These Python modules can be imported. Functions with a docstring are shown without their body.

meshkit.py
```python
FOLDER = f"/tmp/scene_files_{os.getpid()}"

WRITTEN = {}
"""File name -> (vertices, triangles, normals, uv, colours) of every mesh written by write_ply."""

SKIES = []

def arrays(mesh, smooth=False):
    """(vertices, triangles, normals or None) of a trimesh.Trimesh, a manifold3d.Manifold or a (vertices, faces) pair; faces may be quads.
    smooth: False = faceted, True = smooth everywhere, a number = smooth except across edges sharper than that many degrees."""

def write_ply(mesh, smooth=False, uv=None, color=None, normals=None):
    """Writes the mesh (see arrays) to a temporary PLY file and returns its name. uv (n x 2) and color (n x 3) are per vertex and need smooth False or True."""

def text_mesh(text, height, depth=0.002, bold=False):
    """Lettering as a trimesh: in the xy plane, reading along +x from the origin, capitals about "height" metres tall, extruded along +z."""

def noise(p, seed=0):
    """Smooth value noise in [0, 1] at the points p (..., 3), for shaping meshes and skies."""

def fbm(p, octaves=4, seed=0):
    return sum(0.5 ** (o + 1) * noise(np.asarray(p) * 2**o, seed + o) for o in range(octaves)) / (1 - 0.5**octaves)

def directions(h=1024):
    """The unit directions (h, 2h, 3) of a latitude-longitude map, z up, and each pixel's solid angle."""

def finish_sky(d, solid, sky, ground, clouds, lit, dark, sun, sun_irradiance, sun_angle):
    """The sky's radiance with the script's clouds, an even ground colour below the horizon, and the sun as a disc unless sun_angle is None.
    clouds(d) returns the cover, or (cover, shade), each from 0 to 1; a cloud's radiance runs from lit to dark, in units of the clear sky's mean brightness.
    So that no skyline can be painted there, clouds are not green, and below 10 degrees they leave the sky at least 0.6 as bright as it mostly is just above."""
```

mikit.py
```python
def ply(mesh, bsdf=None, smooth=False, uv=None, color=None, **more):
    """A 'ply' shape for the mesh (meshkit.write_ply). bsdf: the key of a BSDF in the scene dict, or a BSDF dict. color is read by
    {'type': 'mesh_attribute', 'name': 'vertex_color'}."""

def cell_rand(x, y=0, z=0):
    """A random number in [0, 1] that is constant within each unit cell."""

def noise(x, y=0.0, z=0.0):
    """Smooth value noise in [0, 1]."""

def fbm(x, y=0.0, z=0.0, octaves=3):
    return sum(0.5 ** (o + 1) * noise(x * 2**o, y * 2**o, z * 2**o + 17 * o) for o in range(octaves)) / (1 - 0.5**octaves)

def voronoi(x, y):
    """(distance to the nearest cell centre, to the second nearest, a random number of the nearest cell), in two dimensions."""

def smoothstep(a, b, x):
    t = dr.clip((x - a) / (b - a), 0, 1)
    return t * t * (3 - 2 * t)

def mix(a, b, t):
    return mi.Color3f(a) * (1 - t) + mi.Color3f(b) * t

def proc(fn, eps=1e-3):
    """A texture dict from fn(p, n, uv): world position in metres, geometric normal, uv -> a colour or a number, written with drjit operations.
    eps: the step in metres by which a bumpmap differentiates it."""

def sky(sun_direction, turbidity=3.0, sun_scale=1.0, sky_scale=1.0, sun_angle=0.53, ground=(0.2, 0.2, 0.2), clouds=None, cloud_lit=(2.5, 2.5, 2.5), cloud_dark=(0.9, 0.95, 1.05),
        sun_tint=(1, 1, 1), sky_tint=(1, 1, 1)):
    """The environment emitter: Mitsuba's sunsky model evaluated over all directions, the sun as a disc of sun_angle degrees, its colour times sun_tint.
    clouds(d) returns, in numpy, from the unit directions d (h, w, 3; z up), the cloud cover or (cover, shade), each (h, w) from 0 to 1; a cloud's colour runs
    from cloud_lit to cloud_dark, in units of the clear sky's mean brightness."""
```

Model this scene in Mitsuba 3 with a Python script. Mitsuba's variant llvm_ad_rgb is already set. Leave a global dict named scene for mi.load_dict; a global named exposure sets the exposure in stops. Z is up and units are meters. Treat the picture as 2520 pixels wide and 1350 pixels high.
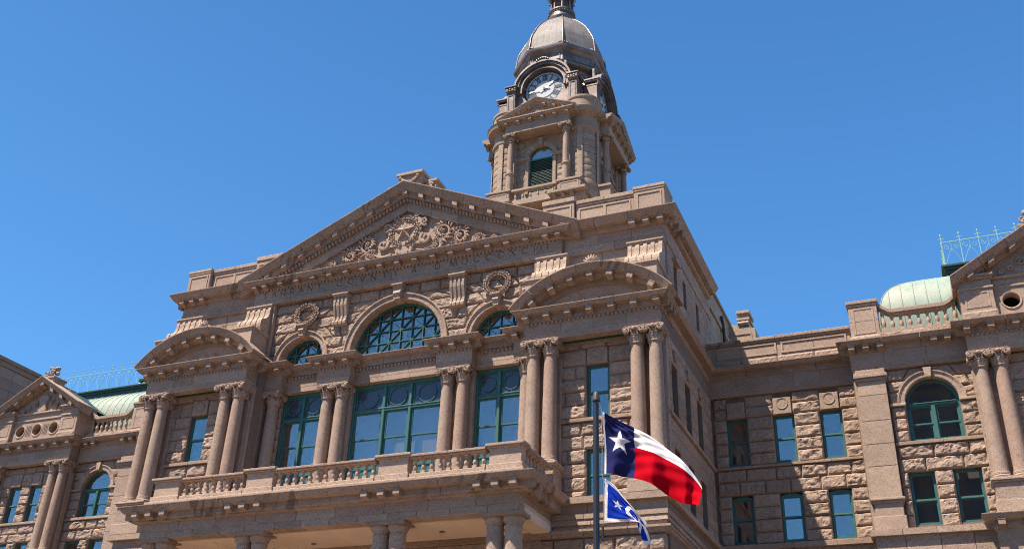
import math, random
import numpy as np, trimesh, mitsuba as mi, drjit as dr
import mikit, meshkit
import mapbox_earcut as earcut
from shapely.geometry import Polygon, Point, box as sbox
from shapely.ops import unary_union
from mikit import noise, fbm, smoothstep, mix, cell_rand

# ------------------------------------------------------------------ camera, light, exposure
S = 1.6                                   # metres per modelling unit; the facade was measured in units
ZO = 1.7 + 14.12210335 * S                # height of the main cornice above the pavement
YAW, PITCH, ROLL, FOC = -0.41356696, 0.49598769, 0.03971248, 2510.258
EYE = np.array([16.32045252, -26.10541202, -14.12210335])


def world(p):
    return np.asarray(p, float) * S + np.array([0, 0, ZO])


_f = np.array([math.sin(YAW) * math.cos(PITCH), math.cos(YAW) * math.cos(PITCH), math.sin(PITCH)])
_r0 = np.array([math.cos(YAW), -math.sin(YAW), 0.0])
_u0 = np.cross(_r0, _f)
_up = -math.sin(ROLL) * _r0 + math.cos(ROLL) * _u0
_eye = world(EYE)
T = mi.ScalarTransform4f
scene = {"type": "scene"}
labels = {}
scene["camera"] = {"type": "perspective", "fov_axis": "x", "fov": 2 * math.degrees(math.atan(1260 / FOC)), "near_clip": 0.1, "far_clip": 4000.0,
                   "to_world": T().look_at(origin=_eye.tolist(), target=(_eye + _f).tolist(), up=_up.tolist())}
exposure = 2.35
scene["sky"] = mikit.sky([-0.30, -0.38, 1.0], turbidity=2.0, ground=(0.10, 0.075, 0.055), sun_scale=1.5, sky_tint=(0.62, 1.06, 1.26), sun_tint=(0.98, 1.0, 1.06))

# ------------------------------------------------------------------ materials


def two(b):
    return {"type": "twosided", "bsdf": b}


def granite(tone, tint=(0, 0, 0), streak=0.0, moss=0.0):
    a, b, c = np.array([0.182, 0.131, 0.103]) * tone, np.array([0.305, 0.223, 0.172]) * tone, np.array([0.44, 0.343, 0.275]) * tone
    a, b, c = (np.clip(v + np.array(tint) * tone, 0.01, 0.9).tolist() for v in (a, b, c))

    def fn(p, n, uv):
        g = noise(p.x * 24, p.y * 24, p.z * 24)
        h = noise(p.x * 55 + 9, p.y * 55, p.z * 55)
        m = fbm(p.x * 1.7, p.y * 1.7, p.z * 1.7 + 5)
        col = mix(a, b, smoothstep(0.16, 0.48, g))
        col = mix(col, c, smoothstep(0.60, 0.92, 0.5 * g + 0.5 * h))
        col = col * (0.84 + 0.32 * m)
        if streak > 0:
            q = (p.x + p.y) * 5.0
            drip = smoothstep(0.56, 0.66, noise(q, p.z * 0.8, 3.0) * 0.72 + 0.28 * noise(q * 4, p.z * 3.0, 8.0))
            patch = smoothstep(0.45, 0.6, fbm(p.x * 0.55, p.y * 0.55, p.z * 0.3 + 2))
            col = col * (1 - streak * drip * patch)
        if moss > 0:
            k = smoothstep(0.5, 0.72, fbm(p.x * 2.1 + 3, p.y * 2.1, p.z * 2.1))
            col = mix(col, col * mi.Color3f(0.72, 0.88, 0.62), k * moss)
        return col
    return fn


def stone(tone, tint=(0, 0, 0), streak=0.0, moss=0.0, bump=0.006, rough=0.8):
    base = {"type": "principled", "base_color": mikit.proc(granite(tone, tint, streak, moss)), "roughness": rough, "specular": 0.35}

    def relief(p, n, uv):
        return noise(p.x * 20 + 3, p.y * 20, p.z * 20) * 0.6 + 0.4 * noise(p.x * 44, p.y * 44, p.z * 44)
    return two({"type": "bumpmap", "arbitrary": {**mikit.proc(relief, 0.006)}, "scale": bump, "bsdf": base}) if bump else two(base)


scene["granite_smooth"] = stone(1.0, bump=0.006)
scene["granite_pink"] = stone(0.95, (0.012, -0.003, -0.002), bump=0.006)
scene["granite_pale"] = stone(1.12, (0.0, 0.003, 0.0), bump=0.006)
scene["granite_brown"] = stone(0.86, (0.004, 0.0, -0.006), bump=0.006)
scene["granite_stained"] = stone(0.92, streak=0.45, bump=0.006)
scene["granite_carved"] = stone(1.05, bump=0)
scene["rock_a"] = stone(0.98, bump=0.016)
scene["rock_b"] = stone(1.08, (0.005, 0.0, -0.002), bump=0.016)
scene["rock_c"] = stone(0.86, (0.004, 0.0, -0.004), bump=0.016)
scene["tower_stone"] = stone(0.98, (-0.006, -0.001, -0.006), moss=0.15, bump=0.006)
scene["tower_stone_pale"] = stone(1.08, (-0.004, 0.0, -0.005), moss=0.08, bump=0.012)


def plain(rgb, rough=0.6, spec=0.4, metal=0.0, vary=0.0, freq=3.0):
    if vary:
        def fn(p, n, uv):
            k = fbm(p.x * freq, p.y * freq, p.z * freq)
            return mi.Color3f(rgb) * (1 - vary + 2 * vary * k)
        col = mikit.proc(fn)
    else:
        col = {"type": "rgb", "value": list(rgb)}
    return two({"type": "principled", "base_color": col, "roughness": rough, "specular": spec, "metallic": metal})


scene["teal_paint"] = plain((0.032, 0.112, 0.10), 0.45, 0.5, vary=0.15)
scene["green_soffit_paint"] = plain((0.022, 0.075, 0.052), 0.55, vary=0.2)
scene["letter_shade"] = plain((0.035, 0.03, 0.028), 0.95, 0.1)  # near-black inlay for the incised letters: shade of the cuts painted as colour
scene["mortar"] = plain((0.17, 0.125, 0.10), 0.95, 0.2, vary=0.2)
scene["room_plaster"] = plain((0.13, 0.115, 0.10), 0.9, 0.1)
scene["roller_blind"] = plain((0.16, 0.17, 0.19), 0.9, 0.1)
scene["plaster"] = plain((0.62, 0.50, 0.39), 0.85, 0.2, vary=0.06, freq=0.8)
scene["lamp_metal"] = plain((0.2, 0.18, 0.15), 0.5)
scene["dark_green_metal"] = plain((0.016, 0.042, 0.036), 0.5, vary=0.2)
scene["cresting_iron"] = plain((0.25, 0.44, 0.36), 0.6, vary=0.15)
scene["window_glass"] = {"type": "thindielectric", "int_ior": 2.3}
scene["obscured_glass"] = two({"type": "principled", "base_color": {"type": "rgb", "value": [0.05, 0.055, 0.085]}, "roughness": 0.12, "specular": 0.6})


def patina(p, n, uv):
    k = fbm(p.x * 0.9, p.y * 0.9, p.z * 0.9)
    d = noise(p.x * 3.0, p.y * 3.0, p.z * 0.7)
    return mix((0.19, 0.265, 0.22), (0.25, 0.285, 0.235), smoothstep(0.3, 0.7, k)) * (0.86 + 0.2 * d)


scene["copper_patina"] = two({"type": "principled", "base_color": mikit.proc(patina), "roughness": 0.55, "specular": 0.4})


def old_copper(p, n, uv):
    k = fbm(p.x * 1.3, p.y * 1.3, p.z * 1.3)
    d = noise(p.x * 9.0, p.y * 9.0, p.z * 1.2)
    c = mix((0.145, 0.13, 0.124), (0.175, 0.168, 0.165), smoothstep(0.35, 0.62, k))
    c = mix(c, (0.16, 0.115, 0.09), smoothstep(0.55, 0.75, fbm(p.x * 0.9 + 7, p.y * 0.9, p.z * 2.4)) * 0.6)
    return c * (0.9 + 0.2 * d)


scene["dome_copper"] = two({"type": "principled", "base_color": mikit.proc(old_copper), "metallic": 0.0, "roughness": 0.6, "specular": 0.17})


def brown_copper(p, n, uv):
    k = fbm(p.x * 1.1, p.y * 1.1, p.z * 1.1)
    return mix((0.13, 0.098, 0.085), (0.22, 0.18, 0.16), smoothstep(0.35, 0.65, k))


scene["brown_copper"] = two({"type": "principled", "base_color": mikit.proc(brown_copper), "metallic": 0.45, "roughness": 0.42, "specular": 0.5})
scene["clock_white"] = plain((0.42, 0.45, 0.48), 0.35)
scene["clock_grey"] = plain((0.29, 0.34, 0.38), 0.35)
scene["clock_iron"] = plain((0.04, 0.05, 0.07), 0.4)
scene["hand_gilt"] = plain((0.55, 0.56, 0.48), 0.35, metal=0.3)
scene["pole_paint"] = plain((0.018, 0.02, 0.024), 0.35, 0.6)
scene["cap_bronze"] = plain((0.10, 0.085, 0.07), 0.4, metal=0.5)
scene["rope"] = plain((0.25, 0.23, 0.2), 0.9)
scene["paving"] = plain((0.11, 0.08, 0.056), 0.9, vary=0.2)
scene["lawn_green"] = plain((0.06, 0.09, 0.03), 0.9, vary=0.3)
scene["block_stone"] = plain((0.11, 0.09, 0.075), 0.7)
scene["window_tint"] = plain((0.03, 0.035, 0.04), 0.15, 0.5)
scene["asphalt"] = plain((0.06, 0.058, 0.055), 0.9, vary=0.2)
scene["tile_beige"] = plain((0.33, 0.225, 0.155), 0.7, vary=0.12, freq=0.7)
scene["tile_beige_dark"] = plain((0.27, 0.185, 0.13), 0.7, vary=0.12, freq=0.7)

# ------------------------------------------------------------------ mesh helpers (modelling units)
rng = random.Random(11)
COUNT = {}


def key_of(parent, name):
    k = (parent + "__" if parent else "") + name
    n = COUNT.get(k, 0)
    COUNT[k] = n + 1
    return k if n == 0 else f"{k}_{n:03d}"


def put(parent, name, m, bsdf, smooth=False, uv=None):
    """One entry of the scene from a (vertices, faces) pair in modelling units."""
    k = key_of(parent, name)
    scene[k] = mikit.ply((world(m[0]), m[1]), bsdf, smooth=smooth, uv=uv)
    return k


def holder(parent, name):
    return key_of(parent, name)


def shared(m, bsdf, smooth=False):
    """A ply dict about the origin for copies; place with put_copy."""
    return mikit.ply((np.asarray(m[0], float) * S, m[1]), bsdf, smooth=smooth)


def put_copy(parent, name, d, at, rot=0.0, scale=(1, 1, 1)):
    k = key_of(parent, name)
    t = T().translate(world(at).tolist())
    if rot:
        t = t.rotate([0, 0, 1], rot)
    if scale != (1, 1, 1):
        t = t.scale(list(scale))
    scene[k] = {**d, "to_world": t}
    return k


def tri(f):
    f = np.asarray(f, int)
    return np.vstack([f[:, [0, 1, 2]], f[:, [0, 2, 3]]]) if f.shape[1] == 4 else f


def cat(*ms):
    ms = [m for m in ms if m is not None]
    off = np.cumsum([0] + [len(m[0]) for m in ms])
    return np.vstack([m[0] for m in ms]), np.vstack([tri(m[1]) + o for m, o in zip(ms, off)])


def mirror(m):
    v = np.array(m[0], float)
    v[:, 0] *= -1
    return v, tri(m[1])[:, ::-1]


def side(m, s):
    return m if s > 0 else mirror(m)


BOXF = np.array([[0, 2, 3, 1], [4, 5, 7, 6], [0, 1, 5, 4], [2, 6, 7, 3], [0, 4, 6, 2], [1, 3, 7, 5]])


def box(x0, x1, y0, y1, z0, z1):
    x0, x1, y0, y1, z0, z1 = min(x0, x1), max(x0, x1), min(y0, y1), max(y0, y1), min(z0, z1), max(z0, z1)
    return np.array([[x, y, z] for x in (x0, x1) for y in (y0, y1) for z in (z0, z1)], float), tri(BOXF)


def bevel(x0, x1, y0, y1, z0, z1, b=0.012):
    """Box whose front (low y) edges are chamfered."""
    b = min(b, abs(x1 - x0) / 3, abs(z1 - z0) / 3)
    v = np.array([[x0, y1, z0], [x1, y1, z0], [x1, y1, z1], [x0, y1, z1], [x0, y0 + b, z0], [x1, y0 + b, z0], [x1, y0 + b, z1], [x0, y0 + b, z1],
                  [x0 + b, y0, z0 + b], [x1 - b, y0, z0 + b], [x1 - b, y0, z1 - b], [x0 + b, y0, z1 - b]], float)
    f = [[8, 9, 10, 11], [0, 3, 2, 1]]
    for i in range(4):
        j = (i + 1) % 4
        f += [[i, j, 4 + j, 4 + i], [4 + i, 4 + j, 8 + j, 8 + i]]
    return v, tri(f)


def ear(pts):
    pts = np.asarray(pts, float)
    return np.asarray(earcut.triangulate_float64(pts, np.array([len(pts)], np.uint32)), int).reshape(-1, 3)


def loft(a, b, caps=None, closed=True):
    """Two rings of equally many points joined; caps: triangles of the ring."""
    a, b = np.asarray(a, float), np.asarray(b, float)
    n = len(a)
    i = np.arange(n if closed else n - 1)
    j = (i + 1) % n
    f = tri(np.stack([i, j, j + n, i + n], 1))
    if caps is not None:
        f = np.vstack([f, caps[:, ::-1], caps + n])
    return np.vstack([a, b]), f


def prism_xz(pts, y0, y1):
    pts = np.asarray(pts, float)
    c = ear(pts)
    return loft(np.c_[pts[:, 0], np.full(len(pts), y0), pts[:, 1]], np.c_[pts[:, 0], np.full(len(pts), y1), pts[:, 1]], c)


def prism_yz(pts, x0, x1):
    pts = np.asarray(pts, float)
    c = ear(pts)
    return loft(np.c_[np.full(len(pts), x0), pts], np.c_[np.full(len(pts), x1), pts], c)


def prism_xy(pts, z0, z1):
    pts = np.asarray(pts, float)
    c = ear(pts)
    return loft(np.c_[pts, np.full(len(pts), z0)], np.c_[pts, np.full(len(pts), z1)], c)


def sheet(poly, y0, y1, axis="y", c=0.0):
    """A shapely polygon in the xz plane, holes and all, given thickness from y0 to y1 (or the yz plane with axis 'x')."""
    ms = []
    for g in getattr(poly, "geoms", [poly]):
        m = trimesh.creation.extrude_polygon(g, 1.0, engine="earcut")
        v = np.array(m.vertices)
        d = y0 + (y1 - y0) * v[:, 2]
        ms.append((np.c_[v[:, 0], d, v[:, 1]] if axis == "y" else np.c_[d, v[:, 0], v[:, 1]], np.array(m.faces)))
    return cat(*ms)


def lathe(prof, cx=0.0, cy=0.0, n=24, a0=0.0, a1=2 * math.pi):
    prof = np.asarray(prof, float)
    full = abs(a1 - a0 - 2 * math.pi) < 1e-6
    a = np.linspace(a0, a1, n + 1)[: n if full else n + 1]
    v = np.stack([cx + prof[None, :, 0] * np.cos(a)[:, None], cy + prof[None, :, 0] * np.sin(a)[:, None], np.broadcast_to(prof[:, 1], (len(a), len(prof)))], -1).reshape(-1, 3)
    k, f = len(prof), []
    for i in range(len(a) if full else len(a) - 1):
        j = (i + 1) % len(a)
        for q in range(k - 1):
            f.append([i * k + q, j * k + q, j * k + q + 1, i * k + q + 1])
    return v, tri(f)


def tube(path, r, n=6):
    """A round tube along a polyline; r a number or one per point; ends closed to a point."""
    p = np.asarray(path, float)
    r = np.broadcast_to(r, (len(p),))
    t = np.gradient(p, axis=0)
    t /= np.maximum(np.linalg.norm(t, axis=1, keepdims=True), 1e-9)
    ref = np.array([0, 1.0, 0.13])
    u = np.cross(t, ref)
    u /= np.maximum(np.linalg.norm(u, axis=1, keepdims=True), 1e-9)
    w = np.cross(t, u)
    a = np.arange(n) * 2 * math.pi / n
    v = (p[:, None] + r[:, None, None] * (u[:, None] * np.cos(a)[None, :, None] + w[:, None] * np.sin(a)[None, :, None])).reshape(-1, 3)
    f = []
    for i in range(len(p) - 1):
        for k in range(n):
            m = (k + 1) % n
            f.append([i * n + k, i * n + m, i * n + n + m, i * n + n + k])
    f = tri(f)
    e = np.array([[len(v), (k + 1) % n, k] for k in range(n)] + [[len(v) + 1, (len(p) - 1) * n + k, (len(p) - 1) * n + (k + 1) % n] for k in range(n)])
    return np.vstack([v, p[:1], p[-1:]]), np.vstack([f, e])


def blob(c, r, sub=1):
    m = trimesh.creation.icosphere(subdivisions=sub, radius=1.0)
    return np.array(m.vertices) * np.asarray(r) + np.asarray(c), np.array(m.faces)


def spiral(cx, cz, r0, r1, a0, turns, y, n=22, bulge=0.0):
    """Points of a spiral in the xz plane from radius r0 in to r1."""
    t = np.linspace(0, 1, n)
    a = a0 + turns * 2 * math.pi * t
    r = r0 + (r1 - r0) * t
    return np.c_[cx + r * np.cos(a), y - bulge * t, cz + r * np.sin(a)]


# ------------------------------------------------------------------ masonry
def pick(*names):
    return rng.choice(names)


SMOOTH = ("granite_smooth", "granite_smooth", "granite_pink", "granite_pale", "granite_brown")
ROCKS = ("rock_a", "rock_a", "rock_b", "rock_c")


def front(y):
    return np.array([0.0, y, 0.0]), np.array([1.0, 0, 0]), np.array([0, -1.0, 0])


def flank(x, s=1):
    return np.array([x, 0.0, 0.0]), np.array([0, 1.0, 0]), np.array([float(s), 0, 0])


def rock(u, v, frame, depth=0.1, seed=0, step=0.05, gap=0.010):
    """A rock-faced block; u = (left bottom, right bottom, left top, right top), v = (bottom, top)."""
    o, du, n = frame
    nu = max(4, int(round(max(u[1] - u[0], u[3] - u[2]) / step)))
    nv = max(3, int(round((v[1] - v[0]) / step)))
    s, t = np.meshgrid(np.linspace(0, 1, nu + 1), np.linspace(0, 1, nv + 1), indexing="ij")
    lo, hi = u[0] + (u[2] - u[0]) * t + gap, u[1] + (u[3] - u[1]) * t - gap
    U, V = lo + (hi - lo) * s, v[0] + gap + (v[1] - v[0] - 2 * gap) * t
    edge = np.minimum(np.minimum(s * (hi - lo), (1 - s) * (hi - lo)), np.minimum(t, 1 - t) * (v[1] - v[0]))
    k = np.clip(edge / 0.055, 0, 1) ** 0.7
    q = np.stack([U * 5.0 + seed * 3.1, V * 6.0 + seed * 1.7, np.full_like(U, seed * 0.77)], -1)
    w = q + 0.9 * np.stack([meshkit.noise(q * 0.8, 21), meshkit.noise(q * 0.8, 22), np.zeros_like(U)], -1)
    crag = np.abs(2 * meshkit.noise(w * 1.15, 5) - 1)            # sharp-edged spalls
    chip = np.abs(2 * meshkit.noise(w * 2.6, 6) - 1)
    plane = np.floor(4 * meshkit.noise(w * 0.9, 8)) / 4 * 0.35
    h = 0.30 + 0.55 * crag + 0.28 * chip + plane + 0.25 * (meshkit.fbm(q * 3.0, 2, 3) - 0.5)
    tilt = 1 + 0.35 * (t - 0.5) * math.sin(seed * 12.9)
    H = depth * (0.10 + k * h * tilt * 0.9) - 0.03
    P = o + du * U[..., None] + np.array([0, 0, 1.0]) * V[..., None] + n * H[..., None]
    idx = np.arange((nu + 1) * (nv + 1)).reshape(nu + 1, nv + 1)
    a, b, c, d = idx[:-1, :-1].ravel(), idx[1:, :-1].ravel(), idx[1:, 1:].ravel(), idx[:-1, 1:].ravel()
    f = np.stack([a, b, c, d], 1)
    ring = np.concatenate([idx[:-1, 0], idx[-1, :-1], idx[1:, -1][::-1], idx[0, 1:][::-1]])
    P = P.reshape(-1, 3)
    back = P[ring] - n * (((P[ring] - o) @ n)[:, None] + 0.06)
    m = len(ring)
    i = np.arange(m)
    sk = np.stack([ring[i], len(P) + i, len(P) + (i + 1) % m, ring[(i + 1) % m]], 1)
    g = tri(np.vstack([f, sk]))
    if np.dot(np.cross(du, [0, 0, 1.0]), n) < 0:
        g = g[:, ::-1]
    return np.vstack([P, back]), g


def course_wall(parent, frame, rows, u0, u1, holes=(), rings=(), L=0.85, depth=0.1, name="stone", mats=ROCKS, step=0.05):
    for ri, (v0, v1) in enumerate(zip(rows[:-1], rows[1:])):
        blocked = []
        for ua, ub, va, vb in holes:
            if min(v1, vb) - max(v0, va) > 0.08:
                blocked.append((ua, ub, ua, ub))
        for cx, cz, r in rings:
            if v0 < cz + r - 0.03 and v1 > cz + 0.03:
                wb = math.sqrt(max(r * r - max(v0 - cz, 0) ** 2, 0))
                wt = math.sqrt(max(r * r - max(v1 - cz, 0) ** 2, 0)) if v1 < cz + r else 0.0
                blocked.append((cx - wb, cx + wb, cx - wt, cx + wt))
        blocked.sort()
        free, cur = [], (u0, u0)
        for a, b, at, bt in blocked:
            if a - cur[0] > 0.06 or at - cur[1] > 0.1:
                free.append((cur[0], a, cur[1], at))
            cur = (max(cur[0], b), max(cur[1], bt))
        if u1 - cur[0] > 0.06:
            free.append((cur[0], u1, cur[1], u1))
        for a, b, at, bt in free:
            w = max(b - a, bt - at)
            n = max(1, int(round(w / L + rng.uniform(-0.25, 0.25))))
            cuts = [0.0] + [(i + rng.uniform(-0.16, 0.16)) / n for i in range(1, n)] + [1.0]
            if n > 1 and ri % 2:
                cuts = [0.0] + [min(0.93, max(0.07, c + 0.35 / n)) for c in cuts[1:-1]] + [1.0]
            for c0, c1 in zip(cuts[:-1], cuts[1:]):
                u = (a + (b - a) * c0, a + (b - a) * c1, at + (bt - at) * c0, at + (bt - at) * c1)
                put(parent, name, rock(u, (v0, v1), frame, depth * rng.uniform(0.8, 1.2), rng.uniform(0, 40), step), pick(*mats))


def moulding(parent, name, path, prof, L=1.3, mats=SMOOTH, gap=0.015, close_ends=True):
    """A moulded course of separate stones along a plan path; the outward side lies to the right of travel. prof: closed (out, z) outline."""
    path, prof = np.asarray(path, float), np.asarray(prof, float)
    caps = ear(prof)
    d = np.diff(path, axis=0)
    ln = np.linalg.norm(d, axis=1)
    d /= ln[:, None]
    n = np.c_[d[:, 1], -d[:, 0]]
    mit = [n[0]] + [(n[i] + n[i + 1]) / (1 + n[i] @ n[i + 1]) for i in range(len(n) - 1)] + [n[-1]]
    for i in range(len(d)):
        k = max(1, int(round(ln[i] / L)))
        ts = [0.0] + [ln[i] * (j + rng.uniform(-0.12, 0.12)) / k for j in range(1, k)] + [ln[i]]
        for j in range(k):
            rings = []
            for end, t in ((0, ts[j]), (1, ts[j + 1])):
                if (j == 0 and end == 0) or (j == k - 1 and end == 1):
                    b, m = path[i + end], mit[i + end]
                else:
                    b, m = path[i] + d[i] * (t + (gap / 2 if end == 0 else -gap / 2)), n[i]
                xy = b + prof[:, :1] * m
                rings.append(np.c_[xy, prof[:, 1]])
            put(parent, name, loft(rings[0], rings[1], caps), pick(*mats))


def block_run(parent, name, frame, u0, u1, v0, v1, out, L=0.9, back=0.08, mats=SMOOTH, b=0.01):
    """A course of dressed blocks on a front (or flank) plane."""
    o, du, n = frame
    k = max(1, int(round((u1 - u0) / L)))
    ts = [u0] + [u0 + (u1 - u0) * (j + rng.uniform(-0.1, 0.1)) / k for j in range(1, k)] + [u1]
    for a, c in zip(ts[:-1], ts[1:]):
        put(parent, name, on(frame, bevel(a + 0.004, c - 0.004, -out, back, v0, v1, b)), pick(*mats))


def on(frame, m):
    """A mesh made with x along the wall, y into it, moved onto the frame."""
    o, du, n = frame
    v = np.asarray(m[0], float)
    return o + du * v[:, :1] - n * v[:, 1:2] + np.array([0, 0, 1.0]) * v[:, 2:3], m[1]


BR = [(0, -0.15), (1, -0.15), (1, -0.285), (0.9, -0.31), (0.62, -0.318), (0.36, -0.328), (0.15, -0.355), (0, -0.36)]


def bracket_mesh(out, w=0.19, dz=0.0, h=1.0):
    """A modillion: x across, y negative outward."""
    c = prism_yz([(-o * out, z * h + dz) for o, z in BR], -w / 2, w / 2)
    cap = box(-w / 2 - 0.012, w / 2 + 0.012, -out - 0.012, 0, -0.152 * h + dz, -0.128 * h + dz)
    return cat(c, cap)


def brackets(parent, frame, us, out, w=0.19, dz=0.0, h=1.0, mats=("granite_smooth", "granite_pink", "granite_brown")):
    m = bracket_mesh(out, w, dz, h)
    for u in us:
        put(parent, "bracket", on(frame, (m[0] + np.array([u, 0, 0]), m[1])), pick(*mats))


def dentils(parent, frame, u0, u1, v0, v1, out, pitch=0.135, wid=0.075, bsdf="granite_smooth"):
    n = max(1, int((u1 - u0) / pitch))
    ms = [box(u - wid / 2, u + wid / 2, -out, 0.02, v0, v1) for u in (u0 + (u1 - u0) * (i + 0.5) / n for i in range(n))]
    k = put(parent, "dentil_row", on(frame, cat(*ms)), bsdf)
    labels[k] = {"label": "row of small square dentils", "kind": "stuff"}


def archivolt(parent, cx, cz, r0, r1, y0, y1, n=11, a0=0.0, a1=math.pi, mats=SMOOTH, lip=0.05, name="voussoir"):
    for i in range(n):
        b0, b1 = a0 + (a1 - a0) * i / n + 0.004 / r1, a0 + (a1 - a0) * (i + 1) / n - 0.004 / r1
        t = np.linspace(b0, b1, 5)
        prof = [(r0, y1), (r0, y0 + 0.02), (r0 + 0.02, y0), (r0 + (r1 - r0) * 0.6, y0), (r0 + (r1 - r0) * 0.66, y0 - 0.02), (r1 - lip, y0 - 0.02), (r1 - lip, y0 - lip), (r1, y0 - lip), (r1, y1)]
        prof = np.array(prof)
        caps = ear(prof)
        V = np.vstack([np.c_[cx + prof[:, 0] * math.cos(a), prof[:, 1], cz + prof[:, 0] * math.sin(a)] for a in t])
        m, f = len(prof), []
        for q in range(len(t) - 1):
            for w in range(m):
                f.append([q * m + w, q * m + (w + 1) % m, (q + 1) * m + (w + 1) % m, (q + 1) * m + w])
        put(parent, name, (V, np.vstack([tri(f), caps[:, ::-1], caps + (len(t) - 1) * m])), pick(*mats))


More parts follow.
